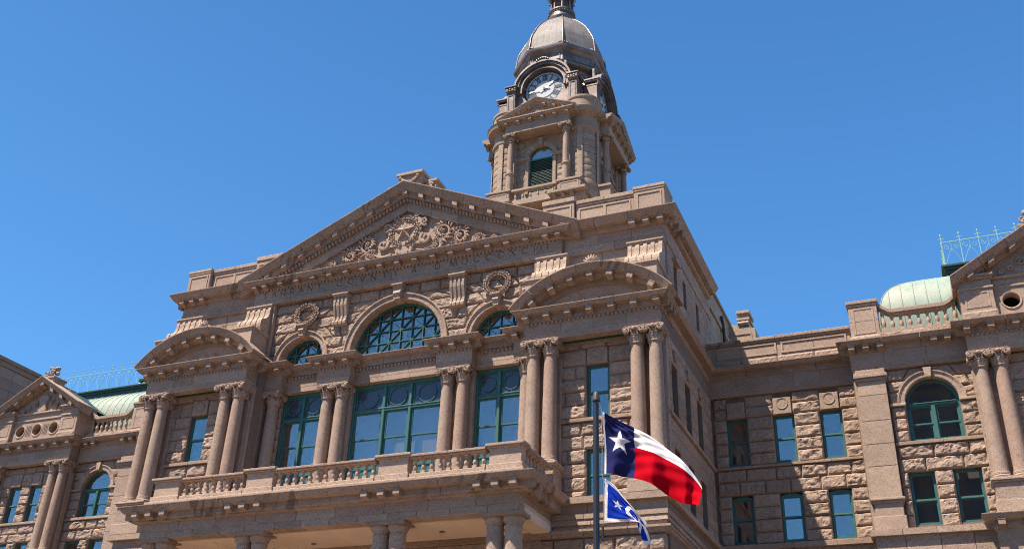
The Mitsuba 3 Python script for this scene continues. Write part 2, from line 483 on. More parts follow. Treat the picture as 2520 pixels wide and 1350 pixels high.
# ------------------------------------------------------------------ columns
def capital(r=0.19, h=0.48, top=0.335):
    """A composite capital; its abacus top lies at z = 0."""
    ms = [lathe([(r, -h), (r + 0.005, -h * 0.6), (r + 0.03, -h * 0.3), (r + 0.07, -h * 0.12)], n=20)]
    for row, (zb, zt, nn, off, k) in enumerate([(-h * 0.97, -h * 0.55, 8, 0.0, 0.05), (-h * 0.95, -h * 0.28, 8, math.pi / 8, 0.065)]):
        for i in range(nn):
            a = off + i * 2 * math.pi / nn
            P = []
            for t in np.linspace(0, 1, 6):
                out = r + 0.012 + k * t ** 2.2 * 1.2 + 0.02 * math.sin(t * 3)
                z = zb + (zt - zb) * (t if t < 0.85 else 1.7 - t)
                w = 0.062 * (1 - 0.55 * max(0, t - 0.6) / 0.4)
                for q in (-1, 0, 1):
                    P.append([out + (0.012 if q == 0 else -0.008), q * w, z - (0.02 if q else 0)])
            P = np.array(P)
            f = [[j * 3 + q, j * 3 + q + 1, j * 3 + q + 4, j * 3 + q + 3] for j in range(5) for q in range(2)]
            V = np.c_[P[:, 0] * math.cos(a) - P[:, 1] * math.sin(a), P[:, 0] * math.sin(a) + P[:, 1] * math.cos(a), P[:, 2]]
            ms.append((V, tri(f)))
            ms.append(blob([(r + 0.02 + k) * math.cos(a), (r + 0.02 + k) * math.sin(a), zt - 0.01], [0.026, 0.026, 0.022], 1))
    rv, zc, vx, vy = 0.108, -h * 0.25, 0.235, 0.285
    disc = lathe([(0.0, -0.04), (rv * 0.6, -0.03), (rv * 0.92, -0.045), (rv, -0.02), (rv, 0.05), (0, 0.05)], n=16)
    for i in range(4):
        b = i * math.pi / 2
        ca, sa = math.cos(b), math.sin(b)
        turn = lambda v: np.c_[v[:, 0] * ca - v[:, 1] * sa, v[:, 0] * sa + v[:, 1] * ca, v[:, 2]]
        for q in (-1, 1):
            v = np.c_[disc[0][:, 0] + q * vx, disc[0][:, 2] - vy, disc[0][:, 1] + zc]
            ms.append((turn(v), disc[1]))
            sp = spiral(q * vx, zc, rv * 0.88, 0.015, math.pi / 2, -1.6 * q, -vy - 0.04, 18)
            ms.append((lambda m: (turn(m[0]), m[1]))(tube(sp, 0.017, 4)))
            st = np.array([[q * 0.05, -r - 0.04, -h * 0.52], [q * 0.10, -r - 0.07, -h * 0.33], [q * 0.17, -vy, zc + rv * 0.8]])
            ms.append((lambda m: (turn(m[0]), m[1]))(tube(st, [0.02, 0.03, 0.035], 5)))
        lb = np.array([[x, -vy + 0.01, zc + rv * 0.75 - 0.05 * (1 - (x / vx) ** 2)] for x in np.linspace(-vx, vx, 7)])
        ms.append((lambda m: (turn(m[0]), m[1]))(tube(lb, 0.032, 5)))
        ms.append((turn(blob((0, -0.285, -0.06), [0.06, 0.05, 0.065], 1)[0]), blob((0, 0, 0), [1, 1, 1], 1)[1]))
    out = []
    for i in range(4):
        a = math.pi / 4 + i * math.pi / 2
        out += [(top * 1.22 * math.cos(a - 0.09), top * 1.22 * math.sin(a - 0.09)), (top * 1.22 * math.cos(a + 0.09), top * 1.22 * math.sin(a + 0.09))]
        b = a + math.pi / 4
        for q in (-0.3, 0, 0.3):
            out.append((top * 0.86 * math.cos(b + q) / math.cos(q) * (1 + abs(q) * 0.12), top * 0.86 * math.sin(b + q) / math.cos(q) * (1 + abs(q) * 0.12)))
    ms.append(prism_xy(out, -0.05, 0.0))
    return cat(*ms)


CAPITAL = shared(capital(), "granite_carved")


def shaft_mesh(h, rb=0.222, rt=0.19):
    """From z = 0 up to h, slightly swelling; ends in an astragal ring."""
    z = np.linspace(0, h - 0.05, 10)
    t = z / h
    r = rb + (rt - rb) * t ** 1.6
    prof = [(rb + 0.025, 0.0), (rb + 0.025, 0.03), (rb, 0.06)] + [(a, b) for a, b in zip(r[1:], z[1:])] + [(rt + 0.03, h - 0.045), (rt + 0.035, h - 0.02), (rt + 0.03, h), (rt, h + 0.01)]
    return lathe(prof, n=28)


def base_mesh(h=0.17, r=0.222):
    k = h / 0.17
    t = lathe([(0, h), (r + 0.02, h), (r + 0.03, h - 0.03 * k), (r + 0.02, h - 0.05 * k), (r + 0.045, h - 0.075 * k), (r + 0.06, h - 0.095 * k), (r + 0.045, h - 0.115 * k), (0, h - 0.115 * k)], n=28)
    return cat(t, box(-r - 0.06, r + 0.06, -r - 0.06, r + 0.06, 0, h - 0.115 * k))


PARTS = {}


def column(x, y, zb, zt, rb=0.222, rt=0.19, caph=0.46, base=0.17, mats=None, cap=CAPITAL, capscale=1.0):
    """zb: bottom of the base; zt: top of the capital."""
    c = holder("courthouse", "column")
    h = zt - caph * capscale - zb - base
    mt = mats or ("granite_smooth", "granite_pink")
    for m in mt:
        kk = (round(h, 3), rb, rt, m)
        if kk not in PARTS:
            PARTS[kk] = shared(shaft_mesh(h, rb, rt), m, 40)
    put_copy(c, "shaft", PARTS[(round(h, 3), rb, rt, pick(*mt))], (x, y, zb + base))
    kb = ("base", base, rb, mt[0])
    if kb not in PARTS:
        PARTS[kb] = shared(base_mesh(base, rb), mt[0], 40)
    put_copy(c, "base", PARTS[kb], (x, y, zb))
    put_copy(c, "capital", cap, (x, y, zt), scale=(capscale,) * 3 if capscale != 1 else (1, 1, 1))
    return c


BAL = {}


def baluster(parent, x, y, z0, z1, bsdf="granite_pale"):
    h = round(z1 - z0, 3)
    kk = (h, bsdf)
    if kk not in BAL:
        k = h / 0.45
        prof = [(0.0, 0.09 * k), (0.05, 0.09 * k), (0.05, 0.12 * k), (0.064, 0.15 * k), (0.074, 0.19 * k), (0.066, 0.24 * k), (0.042, 0.30 * k), (0.036, 0.34 * k), (0.05, 0.355 * k), (0.05, 0.375 * k), (0.04, 0.385 * k), (0.045, 0.40 * k), (0, 0.40 * k)]
        BAL[kk] = shared(cat(lathe(prof, n=14), box(-0.066, 0.066, -0.066, 0.066, 0, 0.095 * k), box(-0.064, 0.064, -0.064, 0.064, 0.395 * k, h)), bsdf, 40)
    put_copy(parent, "baluster", BAL[kk], (x, y, z0))


# ------------------------------------------------------------------ windows
def ring_frame(x0, x1, z0, z1, y, t=0.055, d=0.07):
    return cat(box(x0, x0 + t, y, y + d, z0, z1), box(x1 - t, x1, y, y + d, z0, z1), box(x0 + t, x1 - t, y, y + d, z1 - t, z1), box(x0 + t, x1 - t, y, y + d, z0, z0 + t))


def sash_window(x0, x1, z0, z1, y, frame=None, seg=0.0, blind=0.0, rail=0.5):
    """A double-hung sash window on the plane y (or on a flank frame); seg: rise of a segmental head."""
    fr = frame or front(y)
    w = holder("courthouse", "window")
    zm = z0 + (z1 - z0) * rail
    ms = [ring_frame(x0, x1, z0, z1, 0.0)]
    if seg:
        t = np.linspace(0, 1, 9)
        arc = [(x0 + (x1 - x0) * a, z1 + seg * (1 - (2 * a - 1) ** 2)) for a in t]
        ms.append(prism_xz([(x1, z1 - 0.05), (x0, z1 - 0.05)] + arc, 0.0, 0.07))
    put(w, "frame", on(fr, cat(*ms)), "teal_paint")
    put(w, "sash_rail", on(fr, bevel(x0 + 0.055, x1 - 0.055, -0.004, 0.05, zm - 0.025, zm + 0.022, 0.006)), "teal_paint")
    for a, b, yy in ((z0 + 0.055, zm - 0.02, 0.045), (zm + 0.018, z1 - 0.055, 0.025)):
        sx = 0.026
        put(w, "sash", on(fr, ring_frame(x0 + 0.055, x1 - 0.055, a, b, yy - 0.014, sx, 0.024)), "teal_paint")
        put(w, "pane", on(fr, (np.array([[x0 + 0.08, yy, a + sx], [x1 - 0.08, yy, a + sx], [x1 - 0.08, yy, b - sx], [x0 + 0.08, yy, b - sx]]), np.array([[0, 1, 2], [0, 2, 3]]))), "window_glass")
    if blind:
        zb = z1 - 0.06 - (z1 - z0 - 0.12) * blind
        put(w, "blind", on(fr, box(x0 + 0.06, x1 - 0.06, 0.12, 0.13, zb, z1 - 0.06)), "roller_blind")
    return w


def pane_sheet(pts):
    pts = np.asarray(pts, float)
    return pts, ear(pts[:, [0, 2]])


labels["courthouse"] = {"label": "large brown granite courthouse with columned porch, pediment and domed clock tower", "category": "courthouse"}
C = "courthouse"

# ------------------------------------------------------------------ hull, behind everything
hull = holder(C, "inner_wall")
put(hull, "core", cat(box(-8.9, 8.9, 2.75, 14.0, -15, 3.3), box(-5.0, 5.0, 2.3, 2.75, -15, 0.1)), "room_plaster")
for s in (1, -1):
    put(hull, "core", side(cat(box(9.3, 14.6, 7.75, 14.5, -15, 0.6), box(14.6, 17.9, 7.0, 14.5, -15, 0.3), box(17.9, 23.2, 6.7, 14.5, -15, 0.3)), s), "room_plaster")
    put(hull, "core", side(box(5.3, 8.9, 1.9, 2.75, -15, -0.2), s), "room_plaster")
roof = holder(C, "flat_roof")
put(roof, "roof_deck", box(-9.2, 9.2, 1.75, 14.0, 3.3, 3.42), "granite_brown")
for s in (1, -1):
    put(roof, "roof_deck", side(box(9.3, 14.5, 6.9, 14.5, 0.0, 0.1), s), "granite_brown")
    put(roof, "roof_deck", side(box(14.5, 23.2, 6.3, 14.5, 0.0, 0.1), s), "granite_brown")

# ------------------------------------------------------------------ main entablature at z = 0, round every projection
OUTER = [(4.43, 1.80), (4.43, 1.36), (5.20, 1.36), (5.20, 0.36), (9.51, 0.36), (9.51, 6.66), (14.33, 6.66), (14.33, 5.77), (17.80, 5.77), (17.80, 5.28), (22.70, 5.28), (22.70, 5.77), (24.5, 5.77)]
RUNS = [OUTER, [(-x, y) for x, y in OUTER[::-1]]]
RUNS += [[(1.64, 1.80), (1.64, 1.36), (2.95, 1.36), (2.95, 1.80)], [(-2.95, 1.80), (-2.95, 1.36), (-1.64, 1.36), (-1.64, 1.80)]]
RECESS = [[(-1.64, 1.72), (1.64, 1.72)], [(2.95, 1.72), (4.43, 1.72)], [(-4.43, 1.72), (-2.95, 1.72)]]
CORN = [(-0.16, 0.0), (0.36, 0.0), (0.36, -0.022), (0.335, -0.05), (0.325, -0.062), (0.27, -0.135), (0.25, -0.14), (0.05, -0.148), (0.05, -0.335), (0.02, -0.36), (-0.16, -0.36)]
CORS = [(-0.16, 0.0), (0.25, 0.0), (0.25, -0.022), (0.21, -0.06), (0.17, -0.135), (0.06, -0.15), (0.05, -0.36), (-0.16, -0.36)]
MIXC = ("granite_smooth", "granite_stained", "granite_pink", "granite_brown", "granite_smooth")
ent = holder(C, "main_cornice")
frz = holder(C, "frieze")
arc = holder(C, "architrave")
for pts, prf in [(r, CORN) for r in RUNS] + [(r, CORS) for r in RECESS]:
    moulding(ent, "cornice_stone", pts, prf, 1.25, MIXC)
    moulding(frz, "frieze_stone", pts, [(-0.16, -0.362), (0.0, -0.362), (0.0, -0.78), (-0.16, -0.78)], 1.0, gap=0.009)
    moulding(arc, "architrave_stone", pts, [(-0.16, -0.784), (0.0, -0.784), (0.0, -0.87), (-0.015, -0.875), (-0.015, -0.97), (-0.32, -0.97), (-0.32, -0.784)] if prf is CORN else [(-0.1, -0.784), (-0.005, -0.784), (-0.005, -0.87), (0.02, -0.875), (0.02, -0.97), (-0.3, -0.97), (-0.3, -0.784)], 1.15, gap=0.009)
for s in (1, -1):
    aed = [s * (5.3 + 0.695 * k) for k in range(7)]
    brackets(ent, front(0.36), aed, 0.27)
    dentils(ent, front(0.36), min(s * 5.25, s * 9.5), max(s * 5.25, s * 9.5), -0.455, -0.375, 0.045)
    brackets(ent, flank(s * 9.51, s), [0.46, 0.83, 1.2], 0.27)
    dentils(ent, flank(s * 9.51, s), 0.4, 1.9, -0.455, -0.375, 0.045)
    brackets(ent, flank(s * 5.2, -s), [0.43, 0.98], 0.27)
    dentils(ent, flank(s * 5.2, -s), 0.36, 1.3, -0.455, -0.375, 0.045)
    brackets(ent, front(1.36), [s * 1.75, s * 2.295, s * 2.84, s * 4.53], 0.27)
    brackets(ent, flank(s * 1.64, -s), [1.44], 0.27)
    brackets(ent, flank(s * 2.95, s), [1.44], 0.27)
    brackets(ent, flank(s * 4.43, -s), [1.44], 0.27)
    dentils(ent, front(1.36), min(s * 1.66, s * 2.93), max(s * 1.66, s * 2.93), -0.455, -0.375, 0.045)
    dentils(ent, front(1.72), min(s * 2.97, s * 4.4), max(s * 2.97, s * 4.4), -0.50, -0.40, 0.06)
    brackets(ent, front(5.77), [s * 14.42, s * 14.86, s * 15.30, s * 16.9, s * 17.3], 0.27)
    brackets(ent, flank(s * 14.33, -s), [5.86, 6.25], 0.27)
    brackets(ent, front(5.28), [s * (17.87 + 0.681 * k) for k in range(8)], 0.27)
    brackets(ent, flank(s * 17.80, -s), [5.36], 0.27)
    dentils(ent, front(5.28), min(s * 17.8, s * 22.7), max(s * 17.8, s * 22.7), -0.455, -0.375, 0.045)
dentils(ent, front(1.72), -1.62, 1.62, -0.50, -0.40, 0.06)

# ------------------------------------------------------------------ the attic: rough wall, arches, inscribed frieze
attic = holder(C, "attic_wall")
wallp = sbox(-5.3, -0.02, 5.3, 2.46)
half = [Polygon([(cx + r * math.cos(a), 0.1 + r * math.sin(a)) for a in np.linspace(0, math.pi, 40)] + [(cx - r, -0.1), (cx + r, -0.1)]) for cx, r in ((0, 1.76), (-3.78, 0.91), (3.78, 0.91))]
put(attic, "backing", sheet(wallp.difference(unary_union(half)), 1.48, 1.86), "mortar")
ATR = [0.0, 0.45, 0.86, 1.28, 1.69, 2.06, 2.45]
course_wall(attic, front(1.45), ATR, -5.15, 5.15, holes=[(-1.95, -1.95, 0, 0)], rings=[(0, 0.1, 1.88), (-3.78, 0.1, 1.01), (3.78, 0.1, 1.01)], L=0.8)
put(attic, "backing", cat(box(-9.5, -5.16, 1.5, 1.8, 0, 2.5), box(5.16, 9.5, 1.5, 1.8, 0, 2.5)), "granite_smooth")
for s in (1, -1):
    for a, b in ((5.2, 6.25), (6.27, 7.4), (7.42, 8.35), (8.37, 9.5)):
        for z0, z1 in ((1.2, 1.62), (1.63, 2.03), (2.04, 2.44)):
            put(attic, "ashlar", side(bevel(a, b, 1.47, 1.52, z0, z1, 0.008), s), pick(*SMOOTH))
    block_run(attic, "ashlar", flank(s * 9.5, s), 1.5, 7.5, 0.0, 1.09, 0.03, 1.1)
    for y0, y1 in ((1.5, 2.3), (2.72, 3.5), (3.92, 5.3), (5.72, 7.5)):
        block_run(attic, "ashlar", flank(s * 9.5, s), y0, y1, 1.10, 1.6, 0.03, 1.1)
        block_run(attic, "ashlar", flank(s * 9.5, s), y0, y1, 1.61, 2.1, 0.03, 1.1)
        put(attic, "backing", side(box(9.2, 9.49, y0 + 0.01, y1 - 0.01, 1.1, 2.1), s), "mortar")
    block_run(attic, "ashlar", flank(s * 9.5, s), 1.5, 7.5, 2.11, 2.5, 0.03, 1.3)
    put(attic, "backing", side(cat(box(9.2, 9.49, 1.5, 7.5, 0, 1.1), box(9.2, 9.49, 1.5, 7.5, 2.1, 3.4)), s), "mortar")
    put(attic, "slot_lintel", on(flank(s * 9.54, s), box(2.2, 2.8, -0.12, 0.02, 2.12, 2.24)), "granite_pale")

for cx, r0, r1, n in ((0, 1.75, 2.0, 15), (-3.78, 0.9, 1.13, 9), (3.78, 0.9, 1.13, 9)):
    ar = holder(C, "arch")
    archivolt(ar, cx, 0.1, r0, r1, 1.36, 1.72, n)
    kw = 0.17 if cx == 0 else 0.13
    zt, zb = (2.42, 1.83) if cx == 0 else (1.43, 0.98)
    put(ar, "keystone", cat(prism_xz([(cx - kw * 0.7, zb), (cx + kw * 0.7, zb), (cx + kw, zt - 0.1), (cx - kw, zt - 0.1)], 1.2, 1.6),
                            prism_yz([(1.2, zb + 0.1), (1.14, zb + 0.2), (1.2, zb + 0.32)], cx - kw * 0.8, cx + kw * 0.8)), "granite_pale")
    put(ar, "key_cap", cat(bevel(cx - kw * 1.3, cx + kw * 1.3, 1.12, 1.6, zt - 0.08, zt - 0.02), bevel(cx - kw * 1.15, cx + kw * 1.15, 1.16, 1.6, zt - 0.13, zt - 0.08)), "granite_smooth")

# fanlights: a square lattice with diagonals behind the three arches
for cx, r in ((0.0, 1.76), (-3.78, 0.91), (3.78, 0.91)):
    w = holder(C, "fanlight")
    disc = Polygon([(cx + (r - 0.005) * math.cos(a), 0.1 + (r - 0.005) * math.sin(a)) for a in np.linspace(0, math.pi, 48)] + [(cx - r + 0.005, -0.05), (cx + r - 0.005, -0.05)])
    inner = disc.buffer(-0.07)
    put(w, "frame", sheet(disc.difference(inner), 1.70, 1.80), "teal_paint")
    P = 0.437
    bars = {"upright": [], "crossbar": [], "diagonal": []}
    k = int(r / P) + 1
    for i in range(-k, k + 1):
        bars["upright"].append([(cx + i * P, -0.1), (cx + i * P, 2.2)])
    for j in range(1, 5):
        bars["crossbar"].append([(cx - 2.2, j * P), (cx + 2.2, j * P)])
    for i in range(-9, 10):
        if i % 2 == 0:
            bars["diagonal"] += [[(cx + i * P - 3, -3), (cx + i * P + 3, 3)], [(cx + i * P + 3, -3), (cx + i * P - 3, 3)]]
    from shapely.geometry import LineString
    for nm, ls in bars.items():
        for q in ls:
            g = LineString(q).buffer(0.0125 if nm != "diagonal" else 0.0105, cap_style=2).intersection(disc.buffer(-0.05))
            if g.area > 0.004:
                y = {"upright": 1.70, "crossbar": 1.703, "diagonal": 1.71}[nm]
                put(w, nm, sheet(g, y, y + 0.05), "teal_paint")
    put(w, "pane", pane_sheet(np.c_[np.array(disc.exterior.coords)[:-1, 0], np.full(len(disc.exterior.coords) - 1, 1.772), np.array(disc.exterior.coords)[:-1, 1]]), "window_glass")

# frieze with the incised inscription
from manifold3d import Manifold, Mesh as MMesh


def to_manifold(m):
    return Manifold(MMesh(np.asarray(m[0], np.float32), np.asarray(tri(m[1]), np.uint32)))


def from_manifold(m):
    q = m.to_mesh()
    return np.array(q.vert_properties[:, :3], float), np.array(q.tri_verts, int)


GLYPH = {  # single strokes in a unit box
    "T": [[(0, 1), (1, 1)], [(0.5, 1), (0.5, 0)]], "A": [[(0, 0), (0.5, 1), (1, 0)], [(0.2, 0.38), (0.8, 0.38)]], "R": [[(0, 0), (0, 1), (0.6, 1), (0.9, 0.88), (0.95, 0.74), (0.9, 0.6), (0.6, 0.48), (0, 0.48)], [(0.5, 0.48), (1, 0)]],
    "N": [[(0, 0), (0, 1), (1, 0), (1, 1)]], "C": [[(1, 0.8), (0.8, 0.95), (0.5, 1), (0.2, 0.88), (0.03, 0.62), (0.03, 0.38), (0.2, 0.12), (0.5, 0), (0.8, 0.05), (1, 0.2)]],
    "O": [[(0.5, 1), (0.2, 0.9), (0.03, 0.62), (0.03, 0.38), (0.2, 0.1), (0.5, 0), (0.8, 0.1), (0.97, 0.38), (0.97, 0.62), (0.8, 0.9), (0.5, 1)]], "V": [[(0, 1), (0.5, 0), (1, 1)]], "Y": [[(0, 1), (0.5, 0.5), (1, 1)], [(0.5, 0.5), (0.5, 0)]],
    "D": [[(0, 0), (0, 1), (0.5, 1), (0.85, 0.86), (0.98, 0.6), (0.98, 0.4), (0.85, 0.14), (0.5, 0), (0, 0)]], "M": [[(0, 0), (0.1, 1), (0.5, 0.1), (0.9, 1), (1, 0)]], "X": [[(0, 0), (1, 1)], [(0, 1), (1, 0)]], "I": [[(0, 0), (0, 1)]]}
GW = {"I": 0.0, "M": 1.05, "C": 0.9, "O": 0.95}


def words(specs, z, h, y, depth=0.04, stroke=0.0115):
    """Single-stroke capitals set out on a front plane; returns (shapely outline, solid) per letter."""
    from shapely.geometry import LineString
    out = []
    for t, x0, x1 in specs:
        ws = [GW.get(c, 0.75) * h for c in t]
        gap = (x1 - x0 - sum(ws)) / max(1, len(t) - 1)
        x = x0
        for c, w in zip(t, ws):
            g = unary_union([LineString([(x + a * w, z + b * h) for a, b in line]).buffer(stroke, cap_style=2, join_style=2) for line in GLYPH[c]])
            out.append(sheet(g, y - depth, y + depth))
            x += w + gap
    return out


insc = holder(C, "inscribed_frieze")
labels[insc] = {"label": "frieze incised with the county name and the year in Roman numerals"}
LET = words([("TARRANT", -5.70, -3.2), ("COVNTY", -2.55, -0.05), ("A", 0.50, 0.72), ("D", 1.42, 1.64), ("MDCCCXCIII", 1.98, 5.58)], 2.74, 0.235, 1.22)
LM = []
for m in LET:
    q = to_manifold(m)
    LM.append((m[0][:, 0].min(), m[0][:, 0].max(), q if q.volume() > 0 else to_manifold((m[0], m[1][:, ::-1]))))
cuts = [-6.08, -4.75, -3.3, -1.75, -0.3, 0.98, 2.6, 4.2, 5.2, 6.08]
for a, b in zip(cuts[:-1], cuts[1:]):
    blk = to_manifold(bevel(a + 0.004, b - 0.004, 1.22, 1.5, 2.63, 3.06, 0.006))
    if blk.volume() < 0:
        blk = to_manifold((lambda q: (q[0], q[1][:, ::-1]))(bevel(a + 0.004, b - 0.004, 1.22, 1.5, 2.63, 3.06, 0.006)))
    for lo, hi, q in LM:
        if hi > a and lo < b:
            blk = blk - q
    put(insc, "frieze_stone", from_manifold(blk), pick("granite_smooth", "granite_brown", "granite_smooth"))
for m in LET:                                                # dark inlays in the cut letters, recess shade put into their colour
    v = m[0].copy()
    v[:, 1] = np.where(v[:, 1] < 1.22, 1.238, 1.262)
    put(insc, "letter", (v, m[1]), "letter_shade")
block_run(insc, "architrave_stone", front(1.22), -6.08, 6.08, 2.45, 2.625, 0.012, 1.5, 0.28)
for s in (1, -1):
    block_run(attic, "frieze_stone", front(1.40), min(s * 6.09, s * 9.55), max(s * 6.09, s * 9.55), 2.735, 3.10, 0.0, 1.15, 0.2)
    block_run(attic, "architrave_stone", front(1.40), min(s * 6.09, s * 9.565), max(s * 6.09, s * 9.565), 2.44, 2.73, 0.015, 1.5, 0.2)
    block_run(attic, "frieze_stone", flank(s * 9.55, s), 1.4, 7.6, 2.735, 3.10, 0.0, 1.3, 0.1)
    block_run(attic, "architrave_stone", flank(s * 9.55, s), 1.4, 7.6, 2.44, 2.73, 0.015, 1.5, 0.1)

# attic cornice and parapet
att = holder(C, "attic_cornice")
ATC = [(-0.16, 3.52), (0.45, 3.52), (0.45, 3.495), (0.42, 3.45), (0.385, 3.40), (0.375, 3.385), (0.30, 3.27), (0.28, 3.262), (0.12, 3.25), (0.12, 3.12), (0.03, 3.09), (-0.16, 3.09)]
for path in ([(-9.55, 7.17), (-9.55, 1.40), (-6.10, 1.40)], [(6.10, 1.40), (9.55, 1.40), (9.55, 7.17)]):
    moulding(att, "cornice_stone", path, ATC, 1.2, ("granite_smooth", "granite_stained", "granite_pink", "granite_brown"))
for s in (1, -1):
    brackets(att, front(1.28), [s * 8.51, s * 8.98, s * 9.44], 0.2, 0.19, 3.4)
    brackets(att, flank(s * 9.67, s), [1.52, 1.98, 2.45], 0.2, 0.19, 3.4)
    par = holder(C, "parapet")
    for pt, n in ((front(1.35), 0), ):
        a, b = sorted((s * 8.53, s * 9.57))
        put(par, "pier", cat(bevel(a, b, 1.37, 2.3, 3.5, 4.44), box(a + 0.03, b - 0.03, 1.36, 1.4, 3.5, 3.64)), "granite_smooth")
        put(par, "pier_cap", cat(bevel(a - 0.03, b + 0.03, 1.33, 2.35, 4.52, 4.63), bevel(a - 0.015, b + 0.015, 1.35, 2.33, 4.44, 4.52)), "granite_pale")
        put(par, "panel_frame", ring_frame(a + 0.1, b - 0.1, 3.72, 4.36, 1.345, 0.05, 0.03), "granite_pale")
    a, b = sorted((s * 6.45, s * 8.5))
    for i in range(2):
        c0, c1 = a + (b - a) * i / 2, a + (b - a) * (i + 1) / 2
        put(par, "parapet_stone", bevel(c0 + 0.004, c1 - 0.004, 1.52, 1.75, 3.5, 4.38), pick(*SMOOTH))
        put(par, "coping", cat(bevel(c0 + 0.004, c1 - 0.004, 1.46, 1.8, 4.46, 4.60), bevel(c0 + 0.004, c1 - 0.004, 1.49, 1.8, 4.38, 4.46)), pick(*SMOOTH))
        put(par, "panel_frame", ring_frame(c0 + (0.12 if i == 0 else 0.0), c1 - (0.12 if i == 1 else 0.0), 3.78, 4.3, 1.495, 0.05, 0.03), "granite_pale")
    a, b = sorted((s * 5.3, s * 6.43))
    put(par, "pier", bevel(a, b, 1.42, 1.8, 3.5, 4.58), "granite_smooth")
    put(par, "pier_cap", bevel(a - 0.02, b + 0.02, 1.38, 1.85, 4.58, 4.75), "granite_pale")
    put(par, "panel_frame", ring_frame(a + 0.1, b - 0.1, 3.78, 4.44, 1.395, 0.05, 0.03), "granite_pale")
    put(par, "parapet_stone", side(box(9.25, 9.45, 2.35, 7.0, 3.5, 4.4), s), "granite_smooth")

# ------------------------------------------------------------------ the pediment
ped = holder(C, "pediment")
SL, APX, TIP = (6.53 - 3.52) / 6.72, 6.53, 6.72
TH = math.atan(SL)
moulding(ped, "cornice_stone", [(-6.08, 1.5), (-6.08, 1.22), (6.08, 1.22), (6.08, 1.5)], [(-0.16, 3.39), (0.36, 3.39), (0.36, 3.37), (0.335, 3.33), (0.29, 3.25), (0.27, 3.245), (0.08, 3.24), (0.08, 3.09), (0.03, 3.06), (-0.16, 3.06)], 1.05,
         ("granite_smooth", "granite_pink", "granite_stained"))
brackets(ped, front(1.22), [0.695 * k - 0.0 for k in range(-8, 9)] + [-6.0, 6.0], 0.275, 0.19, 3.405)
dentils(ped, front(1.22), -6.0, 6.0, 2.985, 3.075, 0.05, 0.14, 0.08)
gable = Polygon([(-6.4, 3.38), (6.4, 3.38), (0, 3.38 + 6.4 * SL)])
inner = Polygon([(-4.62, 3.40), (4.62, 3.40), (0, 3.40 + 4.62 * SL)])
put(ped, "gable_back", sheet(gable, 1.44, 1.8), "granite_smooth")
tymp = holder(C, "tympanum_border") if False else ped
for s in (1, -1):                                            # flat border band round the tympanum, block by block
    n = 6
    for i in range(n):
        x0, x1 = 6.3 * i / n, 6.3 * (i + 1) / n
        q = Polygon([(s * x0, 3), (s * x1, 3), (s * x1, 7), (s * x0, 7)]).intersection(gable.difference(inner)).buffer(-0.004)
        for g in getattr(q, "geoms", [q]):
            if g.area > 0.01:
                put(ped, "border_stone", sheet(g, 1.31, 1.48), pick(*SMOOTH))


def rake(parent, name, s, xa, xb, apex, slope, prof, y, first, last, L, mats, x_c=0.0, th=None):
    """Sloping cornice from the apex down to one side in separate stones. prof: closed (out, v) with v below the top line."""
    th = math.atan(slope)
    prof = np.asarray(prof, float)
    caps = ear(prof)
    n = max(1, int(round((xb - xa) / math.cos(th) / L)))
    xs = [xa + (xb - xa) * i / n for i in range(n + 1)]

    def ringat(x, vertical):
        v = prof[:, 1]
        if vertical:
            X = np.full(len(prof), x)
            Zt = apex - slope * x + v / math.cos(th)
        else:
            X = x + v * math.sin(th)
            Zt = apex - slope * x + v * math.cos(th)
        return np.c_[x_c + s * X, y - prof[:, 0], Zt]
    for i in range(n):
        a = ringat(xs[i] + (0.006 if i else 0), i == 0 and first)
        b = ringat(xs[i + 1] - (0.006 if i < n - 1 else 0), i == n - 1 and last)
        put(parent, name, loft(a, b, caps), pick(*mats))


RK = [(-0.5, 0.0), (0.36, 0.0), (0.36, -0.03), (0.33, -0.085), (0.30, -0.13), (0.29, -0.14), (0.215, -0.275), (0.20, -0.285), (0.10, -0.30), (0.08, -0.47), (0.02, -0.50), (-0.5, -0.50)]
for s in (1, -1):
    rake(ped, "raking_stone", s, 0.0, TIP, APX, SL, RK, 1.22, True, True, 0.92, ("granite_smooth", "granite_brown", "granite_pink", "granite_stained"))
    for k in range(1, 9):
        x = s * 0.695 * k
        zt = APX - SL * abs(x) - 0.30 / math.cos(TH)
        m = bracket_mesh(0.215, 0.19, 0.17, 1.15)
        v = m[0] + np.array([x, 1.22, zt - 0.0])
        v[:, 2] -= s * SL * (v[:, 0] - x)
        put(ped, "bracket", (v, m[1]), pick("granite_smooth", "granite_pink", "granite_brown"))
    ms = []
    for k in range(44):
        x = 0.07 + 0.136 * k
        if x < 5.6:
            zt = APX - SL * x - 0.55 / math.cos(TH)
            b = box(s * x - 0.04, s * x + 0.04, 1.165, 1.25, zt - 0.10, zt)
            b[0][:, 2] -= SL * (np.abs(b[0][:, 0]) - x)
            ms.append(b)
    kk = put(ped, "dentil_row", cat(*ms), "granite_smooth")
    labels[kk] = {"label": "sloping row of small square dentils", "kind": "stuff"}
m = bracket_mesh(0.215, 0.21, 0.17, 1.15)
put(ped, "bracket", (m[0] + np.array([0, 1.22, APX - 0.33]), m[1]), "granite_pink")

# carving in the tympanum
cv = holder(C, "pediment_carving")
Y0 = 1.44


